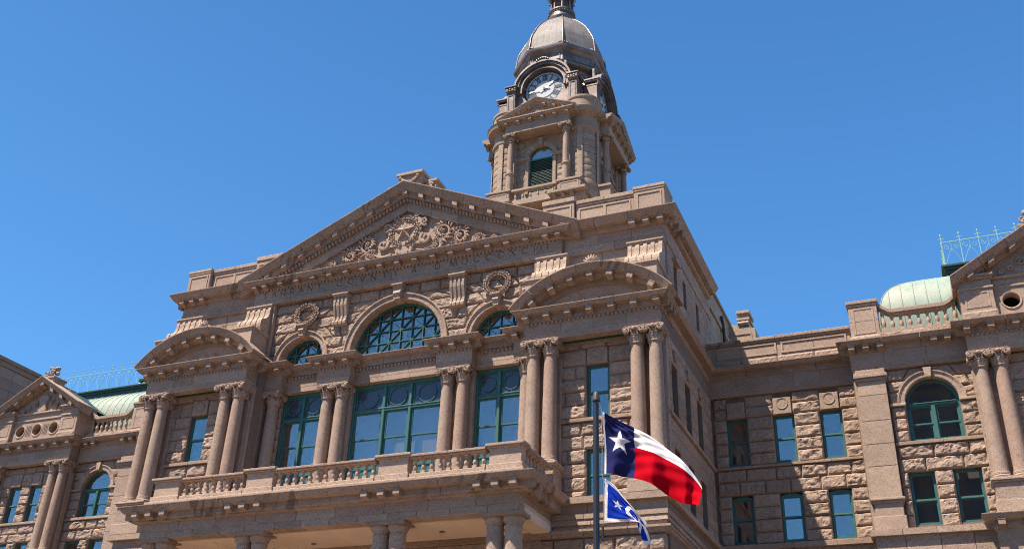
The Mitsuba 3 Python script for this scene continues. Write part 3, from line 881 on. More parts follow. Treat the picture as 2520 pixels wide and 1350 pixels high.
def star(cx, cz, r, y, d):
    a = [math.pi / 2 + i * math.pi / 5 for i in range(10)]
    ring = [(cx + (r if i % 2 == 0 else r * 0.40) * math.cos(t), y, cz + (r if i % 2 == 0 else r * 0.40) * math.sin(t)) for i, t in enumerate(a)]
    v = np.array(ring + [(x, y + 0.03, z) for x, _, z in ring] + [(cx, y - d, cz)])
    f = [[i, (i + 1) % 10, 20] for i in range(10)] + [[i, i + 10, (i + 1) % 10] for i in range(10)] + [[(i + 1) % 10, i + 10, (i + 1) % 10 + 10] for i in range(10)]
    return v, np.array(f)


def wreath(parent, cx, cz, r, y, t=0.06, gap=0.0, n=26, bsdf="granite_carved", ex=1.0, name="wreath"):
    ms = []
    a = np.linspace(math.pi / 2 + gap, math.pi / 2 + 2 * math.pi - gap, n)
    ms.append(tube(np.c_[cx + r * np.cos(a), np.full(n, y), cz + ex * r * np.sin(a)], t * 0.55, 6))
    j = random.Random(int(cx * 10) + n)
    for b in a:                                              # leaves pointing along the branch, upward on both sides
        up = 1 if math.cos(b) > 0 else -1
        for q in (-1, 0, 1):
            rr, dl = r + q * t * 0.45, t * j.uniform(1.1, 1.9)
            e = b + up * dl / r
            r2 = rr + q * t * j.uniform(0.2, 0.7)
            p = [(rr, b), ((rr + r2) / 2 + q * t * 0.12, (b + e) / 2), (r2, e)]
            ms.append(tube(np.array([[cx + w * math.cos(u), y - t * (0.5 if q == 0 else 0.25) - (0.25 * t if i == 1 else 0), cz + ex * w * math.sin(u)] for i, (w, u) in enumerate(p)]), [t * 0.12, t * 0.36, t * 0.05], 5))
    return put(parent, name, cat(*ms), bsdf)


put(cv, "star", star(-0.02, 4.62, 0.42, Y0 - 0.125, 0.12), "granite_carved")
wreath(cv, -0.02, 4.60, 0.54, Y0 - 0.05, 0.115, n=26)


def plaque(pts, y0, y1, n=2):
    from scipy.interpolate import splprep, splev
    p = np.array(pts + pts[:1], float)
    tck, _ = splprep(p.T, s=0, per=True)
    q = np.array(splev(np.linspace(0, 1, 70)[:-1], tck)).T
    g = Polygon(q).buffer(0)
    return cat(sheet(g, y0, y1), sheet(g.buffer(-0.03), y0 - 0.02, y0))


put(cv, "cartouche", plaque([(-0.75, 4.05), (-0.98, 4.18), (-0.72, 4.45), (-0.72, 4.75), (-0.62, 5.0), (-0.35, 5.2), (0, 5.33), (0.4, 5.22), (0.68, 5.02), (0.66, 4.75), (0.72, 4.45), (1.0, 4.2), (0.75, 4.0), (0.4, 3.98), (0.3, 3.66), (0, 3.58), (-0.3, 3.66), (-0.4, 3.98)], Y0 - 0.07, Y0 + 0.02), "granite_carved")
for s in (1, -1):
    for cx, cz, r0, a0, t, w in ((0.86, 4.22, 0.24, 2.2, 1.3, 0.09), (0.76, 4.92, 0.17, -1.0, -1.4, 0.07), (0.42, 5.26, 0.13, 0.4, 1.4, 0.055), (0.18, 3.72, 0.14, 3.0, 1.2, 0.06)):
        q = spiral(s * cx, cz, r0, 0.02, a0 if s > 0 else math.pi - a0, t * s, Y0 - 0.05, 20, 0.05)
        put(cv, "scroll", tube(q, np.linspace(w, w * 0.6, len(q)), 6), "granite_carved")
    # acanthus scrolls running out to the corners, with leaves springing from every turn
    lv = random.Random(5 if s > 0 else 6)
    for cx, cz, r0, a0, t, w in ((1.50, 4.36, 0.34, -1.9, 1.5, 0.055), (1.30, 3.80, 0.20, 2.2, -1.3, 0.045), (2.22, 4.02, 0.27, 2.6, -1.5, 0.048), (2.95, 3.76, 0.20, -2.0, 1.4, 0.04), (3.55, 3.60, 0.12, 2.4, -1.2, 0.03)):
        q = spiral(s * cx, cz, r0, 0.03, a0 if s > 0 else math.pi - a0, t * s, Y0 - 0.05, 24, 0.05)
        put(cv, "acanthus_scroll", cat(tube(q, np.linspace(w, w * 0.7, len(q)), 6), *[blob((s * cx + 0.055 * math.cos(b), Y0 - 0.12, cz + 0.055 * math.sin(b)), [0.04, 0.05, 0.04], 1) for b in np.arange(5) * 1.257]), "granite_carved")
        for i in range(0, 17, 1):
            o = q[i]
            rad = np.array([o[0] - s * cx, 0, o[2] - cz])
            rad /= np.linalg.norm(rad) + 1e-6
            tan = (q[min(i + 1, 23)] - q[max(i - 1, 0)])
            tan = tan / (np.linalg.norm(tan) + 1e-6)
            ln = r0 * lv.uniform(0.5, 0.95) * (1 - i / 30)
            pts = []
            for e in np.linspace(0, 1, 6):
                p_ = o + rad * ln * e + tan * ln * (0.75 * e + 0.3 * e * e) * lv.uniform(0.7, 1.1)
                p_[1] = Y0 - 0.03 - 0.075 * math.sin(2.6 * e)
                p_[2] = max(p_[2], 3.44)
                pts.append(p_)
            put(cv, "acanthus_leaf", tube(np.array(pts), [0.014, 0.034, 0.042, 0.036, 0.022, 0.005], 6), "granite_carved")
    for i in range(7):                                       # last slender sprays
        x = 3.5 + 0.13 * i
        pts = np.array([[s * (x + 0.34 * e), Y0 - 0.03 - 0.03 * math.sin(3 * e), 3.47 + (0.16 - 0.012 * i) * math.sin(1.5 * e) + 0.03 * (i % 2)] for e in np.linspace(0, 1, 6)])
        put(cv, "acanthus_leaf", tube(pts, [0.01, 0.026, 0.03, 0.024, 0.014, 0.004], 5), "granite_carved")
    # lower stems
    q = np.array([[s * (0.5 + 0.75 * k), Y0 - 0.05, 3.78 - 0.1 * math.sin(math.pi * k) + 0.1 * k] for k in np.linspace(0, 1, 9)])
    put(cv, "stem", tube(q, 0.05, 5), "granite_carved")
put(cv, "ribbon", tube(np.array([[-0.3, Y0 - 0.12, 3.62], [-0.1, Y0 - 0.14, 3.58], [0.1, Y0 - 0.14, 3.58], [0.3, Y0 - 0.12, 3.62]]), 0.07, 6), "granite_carved")

# stepped block on the apex, with a garland
acr = holder(C, "apex_block")
put(acr, "block", cat(bevel(-0.50, 0.46, 1.34, 2.3, 6.2, 7.05), box(0.4, 0.95, 1.62, 2.2, 6.2, 6.75), box(-1.0, -0.4, 1.62, 2.2, 6.2, 6.75)), "granite_smooth")
put(acr, "cap", cat(bevel(-0.56, 0.54, 1.26, 2.4, 7.05, 7.17), bevel(0.46, 1.03, 1.56, 2.25, 6.75, 6.85), bevel(-1.06, -0.5, 1.56, 2.25, 6.75, 6.85)), "granite_pale")
q = np.array([[-0.38 + 0.72 * k, 1.30, 6.93 - 0.22 * math.sin(math.pi * k)] for k in np.linspace(0, 1, 13)])
put(acr, "garland", cat(tube(q, 0.05 + 0.03 * np.sin(np.linspace(0, math.pi, 13)), 6), blob((-0.38, 1.28, 6.93), [0.07] * 3), blob((0.34, 1.28, 6.93), [0.07] * 3)), "granite_carved")
for s in (1, -1):
    put(acr, "scroll", tube(spiral(s * 0.72, 6.55, 0.16, 0.02, 0.5, 1.4 * s, 1.58, 18), 0.05, 5), "granite_carved")

# ------------------------------------------------------------------ consoles and wreaths of the attic
def console(parent, x0, x1, big):
    """A fluted scroll bracket: side profile extruded in strips so that the flutes are real."""
    if big:
        prof = [(1.5, 2.33), (1.17, 2.33), (1.14, 2.2), (1.13, 2.05), (1.1, 1.92), (1.02, 1.82), (0.9, 1.74), (0.8, 1.70), (0.735, 1.62), (0.71, 1.5), (0.72, 1.36), (0.76, 1.24), (1.5, 1.2)]
    else:
        prof = [(1.5, 2.30), (1.22, 2.30), (1.20, 2.15), (1.21, 1.95), (1.26, 1.75), (1.31, 1.55), (1.30, 1.42), (1.25, 1.34), (1.26, 1.25), (1.34, 1.21), (1.5, 1.2)]
    n = 9 if big else 7
    w = (x1 - x0) / n
    for i in range(n):
        t = (0.0, 0.03)[i % 2] if 0 < i < n - 1 else 0.0
        p = [(min(1.5, y + (t if y < 1.45 else 0)), z) for y, z in prof]
        put(parent, "flute" if i % 2 else "rib", prism_yz(p, x0 + i * w, x0 + (i + 1) * w), "granite_pale")
    zc = 2.33 if big else 2.30
    put(parent, "cap", cat(bevel(x0 - 0.05, x1 + 0.05, 1.13, 1.5, zc + 0.055, zc + 0.115), bevel(x0 - 0.03, x1 + 0.03, 1.16, 1.5, zc, zc + 0.055)), "granite_pale")


for s in (1, -1):
    k = holder(C, "scroll_bracket")
    a, b = sorted((s * 2.03, s * 2.57))
    console(k, a, b, False)
    for a, b in (sorted((s * 5.23, s * 6.27)), sorted((s * 8.35, s * 9.48))):
        k = holder(C, "scroll_bracket")
        console(k, a, b, True)
        p = holder(C, "bracket_pedestal")
        xc = s * 7.39                                        # its foot is cut to the curve of the segmental pediment
        foot = [(x, -2.13 + math.sqrt(3.26 ** 2 - (x - xc) ** 2)) for x in np.linspace(a - 0.01, b + 0.01, 9)]
        put(p, "block", prism_xz(foot + [(b + 0.01, 1.06), (a - 0.01, 1.06)], 0.30, 0.95), "granite_pale")
        put(p, "block", box(a, b, 0.95, 1.5, 0.0, 1.05), "granite_pale")
        put(p, "cap", cat(bevel(a - 0.06, b + 0.06, 0.24, 1.5, 1.11, 1.18), bevel(a - 0.03, b + 0.03, 0.27, 1.5, 1.06, 1.11)), "granite_pale")
    put(attic, "ashlar", side(box(5.12, 5.22, 1.25, 1.6, 0.0, 2.45), s), "granite_smooth")
    w = holder(C, "laurel_wreath")
    wreath(w, s * 3.75, 1.86, 0.41, 1.36, 0.105, 0.36, 26, ex=0.94)
    w = holder(C, "laurel_wreath")
    wreath(w, s * 7.7, 1.75, 0.34, 1.45, 0.05, 0.5, 22)
    # carved shell on the segmental pediment
    q = []
    for i in range(9):
        a = math.pi * (0.06 + 0.88 * i / 8)
        q.append(tube(np.array([[s * 7.42, 0.26, 1.34], [s * 7.42 + 0.15 * math.cos(a), 0.22, 1.36 + 0.18 * math.sin(a)], [s * 7.42 + 0.29 * math.cos(a), 0.28, 1.36 + 0.34 * math.sin(a)]]), [0.03, 0.035, 0.03], 5))
    sh = holder(C, "shell_finial")
    put(sh, "shell", cat(*q), "granite_carved")
    put(sh, "foot", cat(box(s * 7.42 - 0.42, s * 7.42 + 0.42, 0.2, 0.7, 1.2, 1.34), prism_xz([(s * 7.42 - 0.34, 1.34), (s * 7.42 + 0.34, 1.34), (s * 7.42, 1.68)], 0.3, 0.6)), "granite_carved")

# ------------------------------------------------------------------ the two columned bays with segmental pediments
R0, ZC, XC = 3.44, -2.13, 7.39
for s in (1, -1):
    cx = s * XC
    sp = holder(C, "segmental_pediment")
    prof = np.array([(-0.35, 0.0), (0.36, 0.0), (0.36, -0.03), (0.33, -0.075), (0.315, -0.10), (0.305, -0.11), (0.235, -0.225), (0.215, -0.235), (0.07, -0.25), (0.06, -0.34), (0.0, -0.36), (-0.35, -0.36)])
    caps = ear(prof)
    A0, A1, n = math.radians(40.3), math.radians(139.7), 7
    for i in range(n):
        t = np.linspace(A0 + (A1 - A0) * i / n + 0.0018, A0 + (A1 - A0) * (i + 1) / n - 0.0018, 7)
        V = np.vstack([np.c_[cx + (R0 + prof[:, 1]) * math.cos(a), 0.36 - prof[:, 0], ZC + (R0 + prof[:, 1]) * math.sin(a)] for a in t])
        m = len(prof)
        f = [[q * m + w, q * m + (w + 1) % m, (q + 1) * m + (w + 1) % m, (q + 1) * m + w] for q in range(6) for w in range(m)]
        put(sp, "voussoir", (V, np.vstack([tri(f), caps[:, ::-1], caps + 6 * m])), pick("granite_smooth", "granite_brown", "granite_pink", "granite_stained"))
    for k in range(-3, 4):
        x = 0.665 * k
        r = R0 - 0.25
        a = math.acos(x / r)
        m = bracket_mesh(0.235, 0.19, 0.15, 1.12)
        tl = (math.pi / 2 - a) * 0.85
        v = m[0].copy()
        v = np.c_[v[:, 0] * math.cos(tl) + v[:, 2] * math.sin(tl), v[:, 1], -v[:, 0] * math.sin(tl) + v[:, 2] * math.cos(tl)]
        put(sp, "bracket", (v + np.array([cx + x, 0.36, ZC + r * math.sin(a) + 0.012]), m[1]), pick("granite_smooth", "granite_pink", "granite_brown"))
    arcp = [(cx + 3.3 * math.cos(a), ZC + 3.3 * math.sin(a)) for a in np.linspace(math.radians(41), math.radians(139), 30)]
    put(sp, "tympanum", prism_xz(arcp, 0.62, 0.95), "granite_smooth")
    arch2 = [(cx + 2.88 * math.cos(a), ZC + 2.88 * math.sin(a)) for a in np.linspace(math.radians(50), math.radians(130), 26)]
    inner2 = Polygon([(x, z) for x, z in arch2]).buffer(0)
    put(sp, "tympanum_border", sheet(Polygon(arcp).difference(inner2), 0.55, 0.63), "granite_brown")
    put(sp, "vault_roof", prism_xz([(cx + 3.40 * math.cos(a), ZC + 3.40 * math.sin(a)) for a in np.linspace(math.radians(40.5), math.radians(139.5), 30)], 0.72, 1.5), "granite_stained")
    cr = holder(C, "bay_carving")
    for q in (-1, 1):
        for ox, oz, r0, t in ((0.44, 0.27, 0.17, 1.6), (0.80, 0.17, 0.13, -1.5), (1.12, 0.13, 0.10, 1.4), (1.40, 0.10, 0.07, -1.3)):
            pts = spiral(cx + q * ox, oz, r0, 0.02, 0.3 if q > 0 else math.pi - 0.3, t * q, 0.60, 18, 0.02)
            put(cr, "scroll", tube(pts, 0.036, 5), "granite_carved")
            put(cr, "leaf", cat(*[tube(np.array([[cx + q * (ox + (0.05 + 0.13 * e) * math.cos(b)), 0.60 - 0.03 * math.sin(3 * e), oz + (0.05 + 0.13 * e) * math.sin(b)] for e in (0, 0.35, 0.7, 1)]), [0.012, 0.032, 0.026, 0.006], 5) for b in (0.3, 1.2, 2.1, 2.9)]), "granite_carved")
        pts = np.array([[cx + q * (0.2 + 1.7 * k), 0.60, 0.06 + 0.12 * math.sin(3.0 * k) * (1 - k)] for k in np.linspace(0, 1, 12)])
        put(cr, "stem", tube(pts, np.linspace(0.04, 0.015, 12), 5), "granite_carved")
    put(cr, "shield", plaque([(cx - 0.14, 0.03), (cx + 0.14, 0.03), (cx + 0.18, 0.26), (cx + 0.09, 0.42), (cx - 0.09, 0.42), (cx - 0.18, 0.26)], 0.57, 0.63), "granite_pink")

    # wall of the bay
    wl = holder(C, "bay_wall")
    holes = [(cx - 0.36, cx + 0.36, -3.40, -1.72), (cx - 0.36, cx + 0.36, -5.92, -4.37)]
    poly = sbox(min(s * 5.1, s * 9.5), -9.0, max(s * 5.1, s * 9.5), -0.3)
    for h in holes:
        poly = poly.difference(sbox(h[0], h[2], h[1], h[3]))
    put(wl, "backing", sheet(poly, 0.98, 1.35), "mortar")
    rows = [-3.42, -2.99, -2.56, -2.14, -1.72, -1.18, -0.90]
    a, b = sorted((s * 5.2, s * 9.5))
    course_wall(wl, front(0.95), rows, a, b, holes=[holes[0], (cx - 0.33, cx + 0.33, -1.72, -1.18)], L=0.75)
    course_wall(wl, front(0.95), [-6.0, -5.6, -5.19, -4.78, -4.37, -3.94, -3.54], a, b, holes=[holes[1]], L=0.8)
    put(wl, "roundel_block", bevel(cx - 0.325, cx + 0.325, 0.9, 1.1, -1.715, -1.185), "granite_smooth")
    put(wl, "roundel", (lambda q: (np.c_[cx + q[0][:, 0], 0.9 - q[0][:, 2], -1.45 + q[0][:, 1]], q[1]))(lathe([(0.0, -0.0), (0.12, 0.005), (0.15, 0.035), (0.185, 0.03), (0.19, -0.02)], n=24)), "granite_smooth")
    block_run(wl, "sill_course", front(0.95), a, b, -3.535, -3.425, 0.09, 1.2)
    sash_window(cx - 0.35, cx + 0.35, -3.40, -1.73, 1.08, rail=0.48)
    sash_window(cx - 0.35, cx + 0.35, -5.90, -4.38, 1.08, blind=0.0)
    put(wl, "soffit_panel", side(box(5.3, 9.4, 0.62, 0.98, -0.95, -0.93), s), "green_soffit_paint")
    put(wl, "soffit_trim", side(box(5.3, 9.4, 0.86, 0.96, -1.06, -0.96), s), "granite_smooth")
    # pilasters behind the columns
    for xa, xb in ((5.22, 6.26), (8.50, 9.53)):
        pl = holder(C, "pilaster")
        put(pl, "shaft", side(bevel(xa, xb, 0.82, 1.1, -4.8, -1.43), s), "granite_smooth")
        put_copy(pl, "capital", CAPITAL, (s * (xa + 0.27), 0.80, -0.97), scale=(0.9, 0.9, 1))
        put_copy(pl, "capital", CAPITAL, (s * (xb - 0.27), 0.80, -0.97), scale=(0.9, 0.9, 1))
    pl = holder(C, "pilaster")                                # the quarter pilaster beside the large windows
    put(pl, "return", side(box(5.14, 5.22, 0.85, 1.9, -5.8, -0.9), s), "granite_smooth")
    column(s * 4.80, 1.62, -4.88, -0.97)
    for xa in (5.47, 6.02, 8.75, 9.31):
        column(s * xa, 0.54, -4.88, -0.97)
    for xa, xb in ((4.50, 5.12),):
        pd = holder(C, "column_pedestal")
        put(pd, "die", side(bevel(xa, xb, 1.32, 1.95, -5.85, -4.885), s), "granite_smooth")
    for xa, xb in ((5.14, 6.36), (8.42, 9.64)):
        pd = holder(C, "column_pedestal")
        a, b = sorted((s * xa, s * xb))
        put(pd, "cap", cat(bevel(a, b, 0.18, 0.95, -4.94, -4.885), bevel(a + 0.03, b - 0.03, 0.21, 0.95, -4.99, -4.94)), "granite_pale")
        put(pd, "die", bevel(a + 0.08, b - 0.08, 0.26, 0.95, -5.62, -4.99), "granite_smooth")
        put(pd, "plinth", bevel(a + 0.03, b - 0.03, 0.20, 0.95, -5.98, -5.62), "granite_pale")
    # flank of the central block
    fw = holder(C, "flank_wall")
    fh = []
    for y0 in (1.47, 3.10, 4.68):
        fh += [(y0, y0 + 0.68, -3.40, -1.72), (y0, y0 + 0.68, -5.92, -4.37)]
    poly = sbox(0.6, -9.0, 6.9, -0.3)
    for h in fh:
        poly = poly.difference(sbox(h[0], h[2], h[1], h[3]))
    put(fw, "backing", sheet(poly, s * 9.52, s * 9.15, "x"), "mortar")
    fr = flank(s * 9.55, s)
    course_wall(fw, fr, [-3.42, -2.99, -2.56, -2.14, -1.72, -1.3, -0.95], 1.1, 6.75, holes=fh, L=0.95, depth=0.05, step=0.1)
    course_wall(fw, fr, [-6.0, -5.6, -5.19, -4.78, -4.37, -3.94, -3.54], 1.1, 6.75, holes=fh, L=0.95, depth=0.05, step=0.1)
    block_run(fw, "sill_course", fr, 0.95, 6.72, -3.535, -3.425, 0.07, 1.2)
    put(fw, "corner_pier", side(box(9.15, 9.545, 0.84, 1.12, -6.0, -0.97), s), "granite_smooth")
    for y0 in (1.47, 3.10, 4.68):
        put(fw, "roundel", on(fr, (lambda q: (np.c_[y0 + 0.34 + q[0][:, 0], -0.03 - q[0][:, 2], -1.42 + q[0][:, 1]], q[1]))(lathe([(0.0, -0.0), (0.12, 0.005), (0.15, 0.035), (0.185, 0.03), (0.19, -0.02)], n=20))), "granite_smooth")
        sash_window(y0 + 0.02, y0 + 0.66, -3.38, -1.74, 0, frame=flank(s * 9.36, s))
        sash_window(y0 + 0.02, y0 + 0.66, -5.90, -4.38, 0, frame=flank(s * 9.36, s))
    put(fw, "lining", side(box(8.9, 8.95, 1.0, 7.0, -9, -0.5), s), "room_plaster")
    # base courses of the bay, turning round the corner
    bp = [(5.0, 0.35), (9.5, 0.35), (9.5, 6.75)] if s > 0 else [(-9.5, 6.75), (-9.5, 0.35), (-5.0, 0.35)]
    bc = holder(C, "base_course")
    moulding(bc, "ledge_stone", bp, [(-0.2, -5.99), (0.16, -5.99), (0.16, -6.17), (-0.2, -6.17)], 1.3, ("granite_pale", "granite_smooth"))
    moulding(bc, "band_stone", bp, [(-0.2, -6.172), (0.0, -6.172), (0.0, -6.425), (-0.2, -6.425)], 1.2)
    moulding(bc, "band_stone", bp, [(-0.2, -6.43), (0.05, -6.43), (0.05, -6.585), (-0.2, -6.585)], 1.2)
    moulding(bc, "band_stone", bp, [(-0.2, -6.59), (0.015, -6.59), (0.04, -6.75), (-0.2, -6.75)], 1.2)
    moulding(bc, "band_stone", bp, [(-0.2, -6.755), (-0.01, -6.755), (-0.01, -6.88), (0.13, -6.89), (0.13, -6.95), (0.08, -6.99), (0.08, -7.05), (0, -7.08), (-0.2, -7.08)], 1.2)
    course_wall(bc, front(0.38), [-8.9, -8.42, -7.98, -7.54, -7.09], min(s * 5.0, s * 9.45), max(s * 5.0, s * 9.45), L=0.85)
    course_wall(bc, flank(s * 9.45, s), [-8.9, -8.42, -7.98, -7.54, -7.09], 0.4, 6.7, L=0.95, depth=0.05, step=0.1)
    put(bc, "backing", side(cat(box(4.9, 9.42, 0.42, 0.9, -15.0, -6.0), box(8.9, 9.42, 0.42, 6.9, -15.0, -6.0)), s), "mortar")

# ------------------------------------------------------------------ centre: columns and the three large windows
ctr = holder(C, "centre_wall")
hol = [(-1.72, 1.72), (2.90, 4.56), (-4.56, -2.90)]
for a, b in ((-2.9, -1.72), (1.72, 2.9)):
    put(ctr, "pier", bevel(a, b, 1.76, 2.3, -5.85, -0.9), "granite_smooth")
for s in (1, -1):
    put(ctr, "pier", side(box(4.60, 5.2, 1.88, 2.3, -5.85, -0.9), s), "granite_smooth")
    a, b = sorted((s * 4.57, s * 5.15))
    course_wall(ctr, front(1.80), [-5.0 + 0.4 * i for i in range(11)], a, b, L=0.6, depth=0.06)
put(ctr, "backing", box(-5.2, 5.2, 1.95, 2.3, -1.0, 0.05), "granite_smooth")
for s in (1, -1):
    for x in (2.01, 2.57):
        column(s * x, 1.62, -4.88, -0.97)
    pd = holder(C, "column_pedestal")
    a, b = sorted((s * 1.70, s * 2.88))
    put(pd, "cap", bevel(a, b, 1.28, 1.9, -4.98, -4.885), "granite_pale")
    put(pd, "die", bevel(a + 0.06, b - 0.06, 1.34, 1.9, -5.85, -4.98), "granite_smooth")
for (x0, x1), lites in ((hol[0], 3), (hol[1], 2), (hol[2], 2)):
    w = holder(C, "large_window")
    y = 1.92
    put(w, "frame", cat(box(x0, x0 + 0.09, y, y + 0.16, -5.8, -0.97), box(x1 - 0.09, x1, y, y + 0.16, -5.8, -0.97), box(x0 + 0.09, x1 - 0.09, y, y + 0.16, -1.09, -0.97)), "teal_paint")
    m = [x0 + (x1 - x0) * i / lites for i in range(lites + 1)]
    if lites == 3:
        m[1], m[2] = -0.5, 0.5
    for q in m[1:-1]:
        put(w, "mullion", cat(bevel(q - 0.055, q + 0.055, y - 0.03, y + 0.16, -5.8, -1.09, 0.015), box(q - 0.075, q + 0.075, y + 0.03, y + 0.16, -5.8, -1.09)), "teal_paint")
    put(w, "transom", cat(bevel(x0 + 0.09, x1 - 0.09, y - 0.022, y + 0.14, -1.985, -1.895, 0.015), bevel(x0 + 0.09, x1 - 0.09, y - 0.045, y + 0.14, -1.905, -1.87, 0.01)), "teal_paint")
    for q0, q1 in zip(m[:-1], m[1:]):
        a = q0 + (0.09 if q0 == x0 else 0.075)
        b = q1 - (0.09 if q1 == x1 else 0.075)
        cx = 0.5 * (a + b)
        rr = min((b - a) / 2 - 0.075, 0.325)
        g = sbox(a, -1.87, b, -1.09)
        put(w, "transom_sash", sheet(g.difference(g.buffer(-0.045, join_style=2)), y + 0.05, y + 0.1), "teal_paint")
        cz = -1.48
        ringp = Point(cx, cz).buffer(rr + 0.014, 24).difference(Point(cx, cz).buffer(rr - 0.012, 24))
        put(w, "circle_muntin", sheet(ringp, y + 0.04, y + 0.085), "teal_paint")
        for px, pz in ((cx, cz + rr + 0.06), (cx, cz - rr - 0.06), (a + 0.06, cz), (b - 0.06, cz)):
            dx, dz = (0.012, abs(abs(pz - cz) - rr)) if abs(px - cx) < 1e-6 else (abs(abs(px - cx) - rr), 0.012)
            put(w, "muntin", box(px - dx, px + dx, y + 0.05, y + 0.085, pz - dz, pz + dz), "teal_paint")
        put(w, "pane", pane_sheet([[a + 0.02, y + 0.075, -1.85], [b - 0.02, y + 0.075, -1.85], [b - 0.02, y + 0.075, -1.11], [a + 0.02, y + 0.075, -1.11]]), "obscured_glass")
        for z0, z1, yy in ((-2.93, -1.985, 0.05), (-3.86, -2.90, 0.075)):
            put(w, "sash", ring_frame(a, b, z0, z1, y + yy, 0.045, 0.04), "teal_paint")
            put(w, "pane", pane_sheet([[a + 0.04, y + yy + 0.02, z0 + 0.04], [b - 0.04, y + yy + 0.02, z0 + 0.04], [b - 0.04, y + yy + 0.02, z1 - 0.04], [a + 0.04, y + yy + 0.02, z1 - 0.04]]), "window_glass")
        put(w, "panel", cat(box(a, b, y + 0.07, y + 0.12, -5.8, -3.86), ring_frame(a + 0.03, b - 0.03, -4.7, -3.9, y + 0.04, 0.06, 0.03)), "teal_paint")

# ------------------------------------------------------------------ the porch: balcony, entablature, columns, ceiling
por = holder(C, "porch_entablature")
pp = [(-6.43, 0.5), (-6.43, -2.2), (6.43, -2.2), (6.43, 0.5)]
PC = [(-0.3, -5.985), (0.35, -5.985), (0.35, -6.005), (0.325, -6.04), (0.31, -6.06), (0.30, -6.07), (0.24, -6.16), (0.22, -6.17), (0.06, -6.175), (0.06, -6.33), (0.0, -6.37), (-0.02, -6.38), (-0.3, -6.38)]
pp = [(-6.43, 0.5), (-6.43, -2.20), (6.43, -2.20), (6.43, 0.5)]
moulding(por, "cornice_stone", pp, PC, 1.15, ("granite_stained", "granite_stained", "granite_smooth"))
ip = [(-6.20, 0.5), (-6.20, -2.05), (6.20, -2.05), (6.20, 0.5)]
moulding(por, "frieze_stone", ip, [(-0.3, -6.382), (0.1, -6.382), (0.07, -6.42), (0, -6.43), (0, -6.70), (-0.3, -6.70)], 1.35)
moulding(por, "architrave_stone", ip, [(-0.3, -6.704), (-0.012, -6.704), (-0.012, -6.88), (-0.02, -6.90), (-0.62, -6.90), (-0.62, -6.704)], 0.95)
brackets(por, front(-2.26), [sg * x for sg in (1, -1) for x in (1.76, 2.28, 2.77, 5.15, 5.67, 6.18)], 0.20, 0.2, -6.02)
brackets(por, flank(6.49, 1), [-2.15, -1.7], 0.20, 0.2, -6.02)
brackets(por, flank(-6.49, -1), [-2.15, -1.7], 0.20, 0.2, -6.02)
put(holder(C, "balcony_floor"), "slab", box(-6.5, 6.5, -2.2, 2.0, -6.4, -5.9), "granite_stained")
cl = holder(C, "porch_ceiling")
xs = [-6.0, -4.0, -2.2, 0.0, 2.2, 4.0, 6.0]
for a, b in zip(xs[:-1], xs[1:]):
    put(cl, "panel", box(a + 0.004, b - 0.004, -1.5, 1.6, -6.90, -6.86), "plaster")
put(cl, "beam", cat(box(-6.2, 6.2, -1.62, -1.44, -6.93, -6.6), box(-6.2, -5.7, -1.44, 0.5, -6.93, -6.6), box(5.7, 6.2, -1.44, 0.5, -6.93, -6.6)), "plaster")
for x, y in ((-4.9, -0.3), (-3.2, -0.6), (-1.1, -0.3), (1.15, -0.3), (3.3, -0.6), (5.0, -0.3)):
    put(cl, "downlight", lathe([(0.0, -6.93), (0.05, -6.925), (0.075, -6.935), (0.08, -6.9)], x, y, 16), "lamp_metal")
pw = holder(C, "porch_back_wall")
course_wall(pw, front(0.42), [-12.0, -11.0, -10.0, -9.2, -8.4, -7.7, -7.3], -5.9, 5.9, L=1.6, step=0.2)
block_run(pw, "band", front(0.42), -5.9, 5.9, -7.28, -7.08, 0.08, 1.4)
block_run(pw, "band", front(0.42), -5.9, 5.9, -7.07, -6.88, 0.16, 1.4)
put(pw, "backing", box(-6.0, 6.0, 0.45, 0.9, -15, -6.6), "mortar")
PCAP = shared(cat(lathe([(0.215, -0.30), (0.24, -0.27), (0.24, -0.25), (0.22, -0.24), (0.225, -0.20), (0.285, -0.10), (0.30, -0.05), (0.285, -0.0), (0, 0)], n=28)), "granite_smooth", 40)
for s in (1, -1):
    for xa, xb in ((2.0, 2.53), (5.42, 5.95)):
        ab = holder(C, "abacus")
        a, b = sorted((s * (xa - 0.34), s * (xb + 0.34)))
        put(ab, "slab", bevel(a, b, -2.05, -1.40, -6.985, -6.885, 0.015), "granite_brown")
        for x in (xa, xb):
            c = holder(C, "porch_column")
            k = ("porch", s * 0 + 1)
            if k not in PARTS:
                PARTS[k] = [shared(lathe([(0.262, 0), (0.262, 2.0), (0.25, 3.4), (0.222, 4.72)], n=30), m, 40) for m in ("granite_smooth", "granite_pale")]
                PARTS["pb"] = shared(cat(lathe([(0.27, 0.25), (0.31, 0.2), (0.32, 0.13), (0.34, 0.1), (0, 0.1)], n=24), box(-0.35, 0.35, -0.35, 0.35, 0, 0.1)), "granite_smooth", 40)
            put_copy(c, "shaft", pick(*PARTS[k]), (s * x, -1.70, -11.95))
            put_copy(c, "capital", PCAP, (s * x, -1.70, -6.985))
            put_copy(c, "base", PARTS["pb"], (s * x, -1.70, -12.2))
put(holder(C, "porch_floor"), "slab", box(-7.0, 7.0, -2.6, 0.5, -15.0, -12.2), "granite_smooth")
st = holder(C, "entrance_steps")
for i in range(9):
    put(st, "step", box(-6.2, 6.2, -2.6 - 0.3 * (9 - i), -2.6, -15.2, -12.2 - 0.33 * (i + 1) + 0.0) if False else box(-6.2, 6.2, -2.6 - 0.32 * (i + 1), -2.6 - 0.32 * i, -15.25, -12.2 - 0.30 * (i + 1)), "granite_smooth")

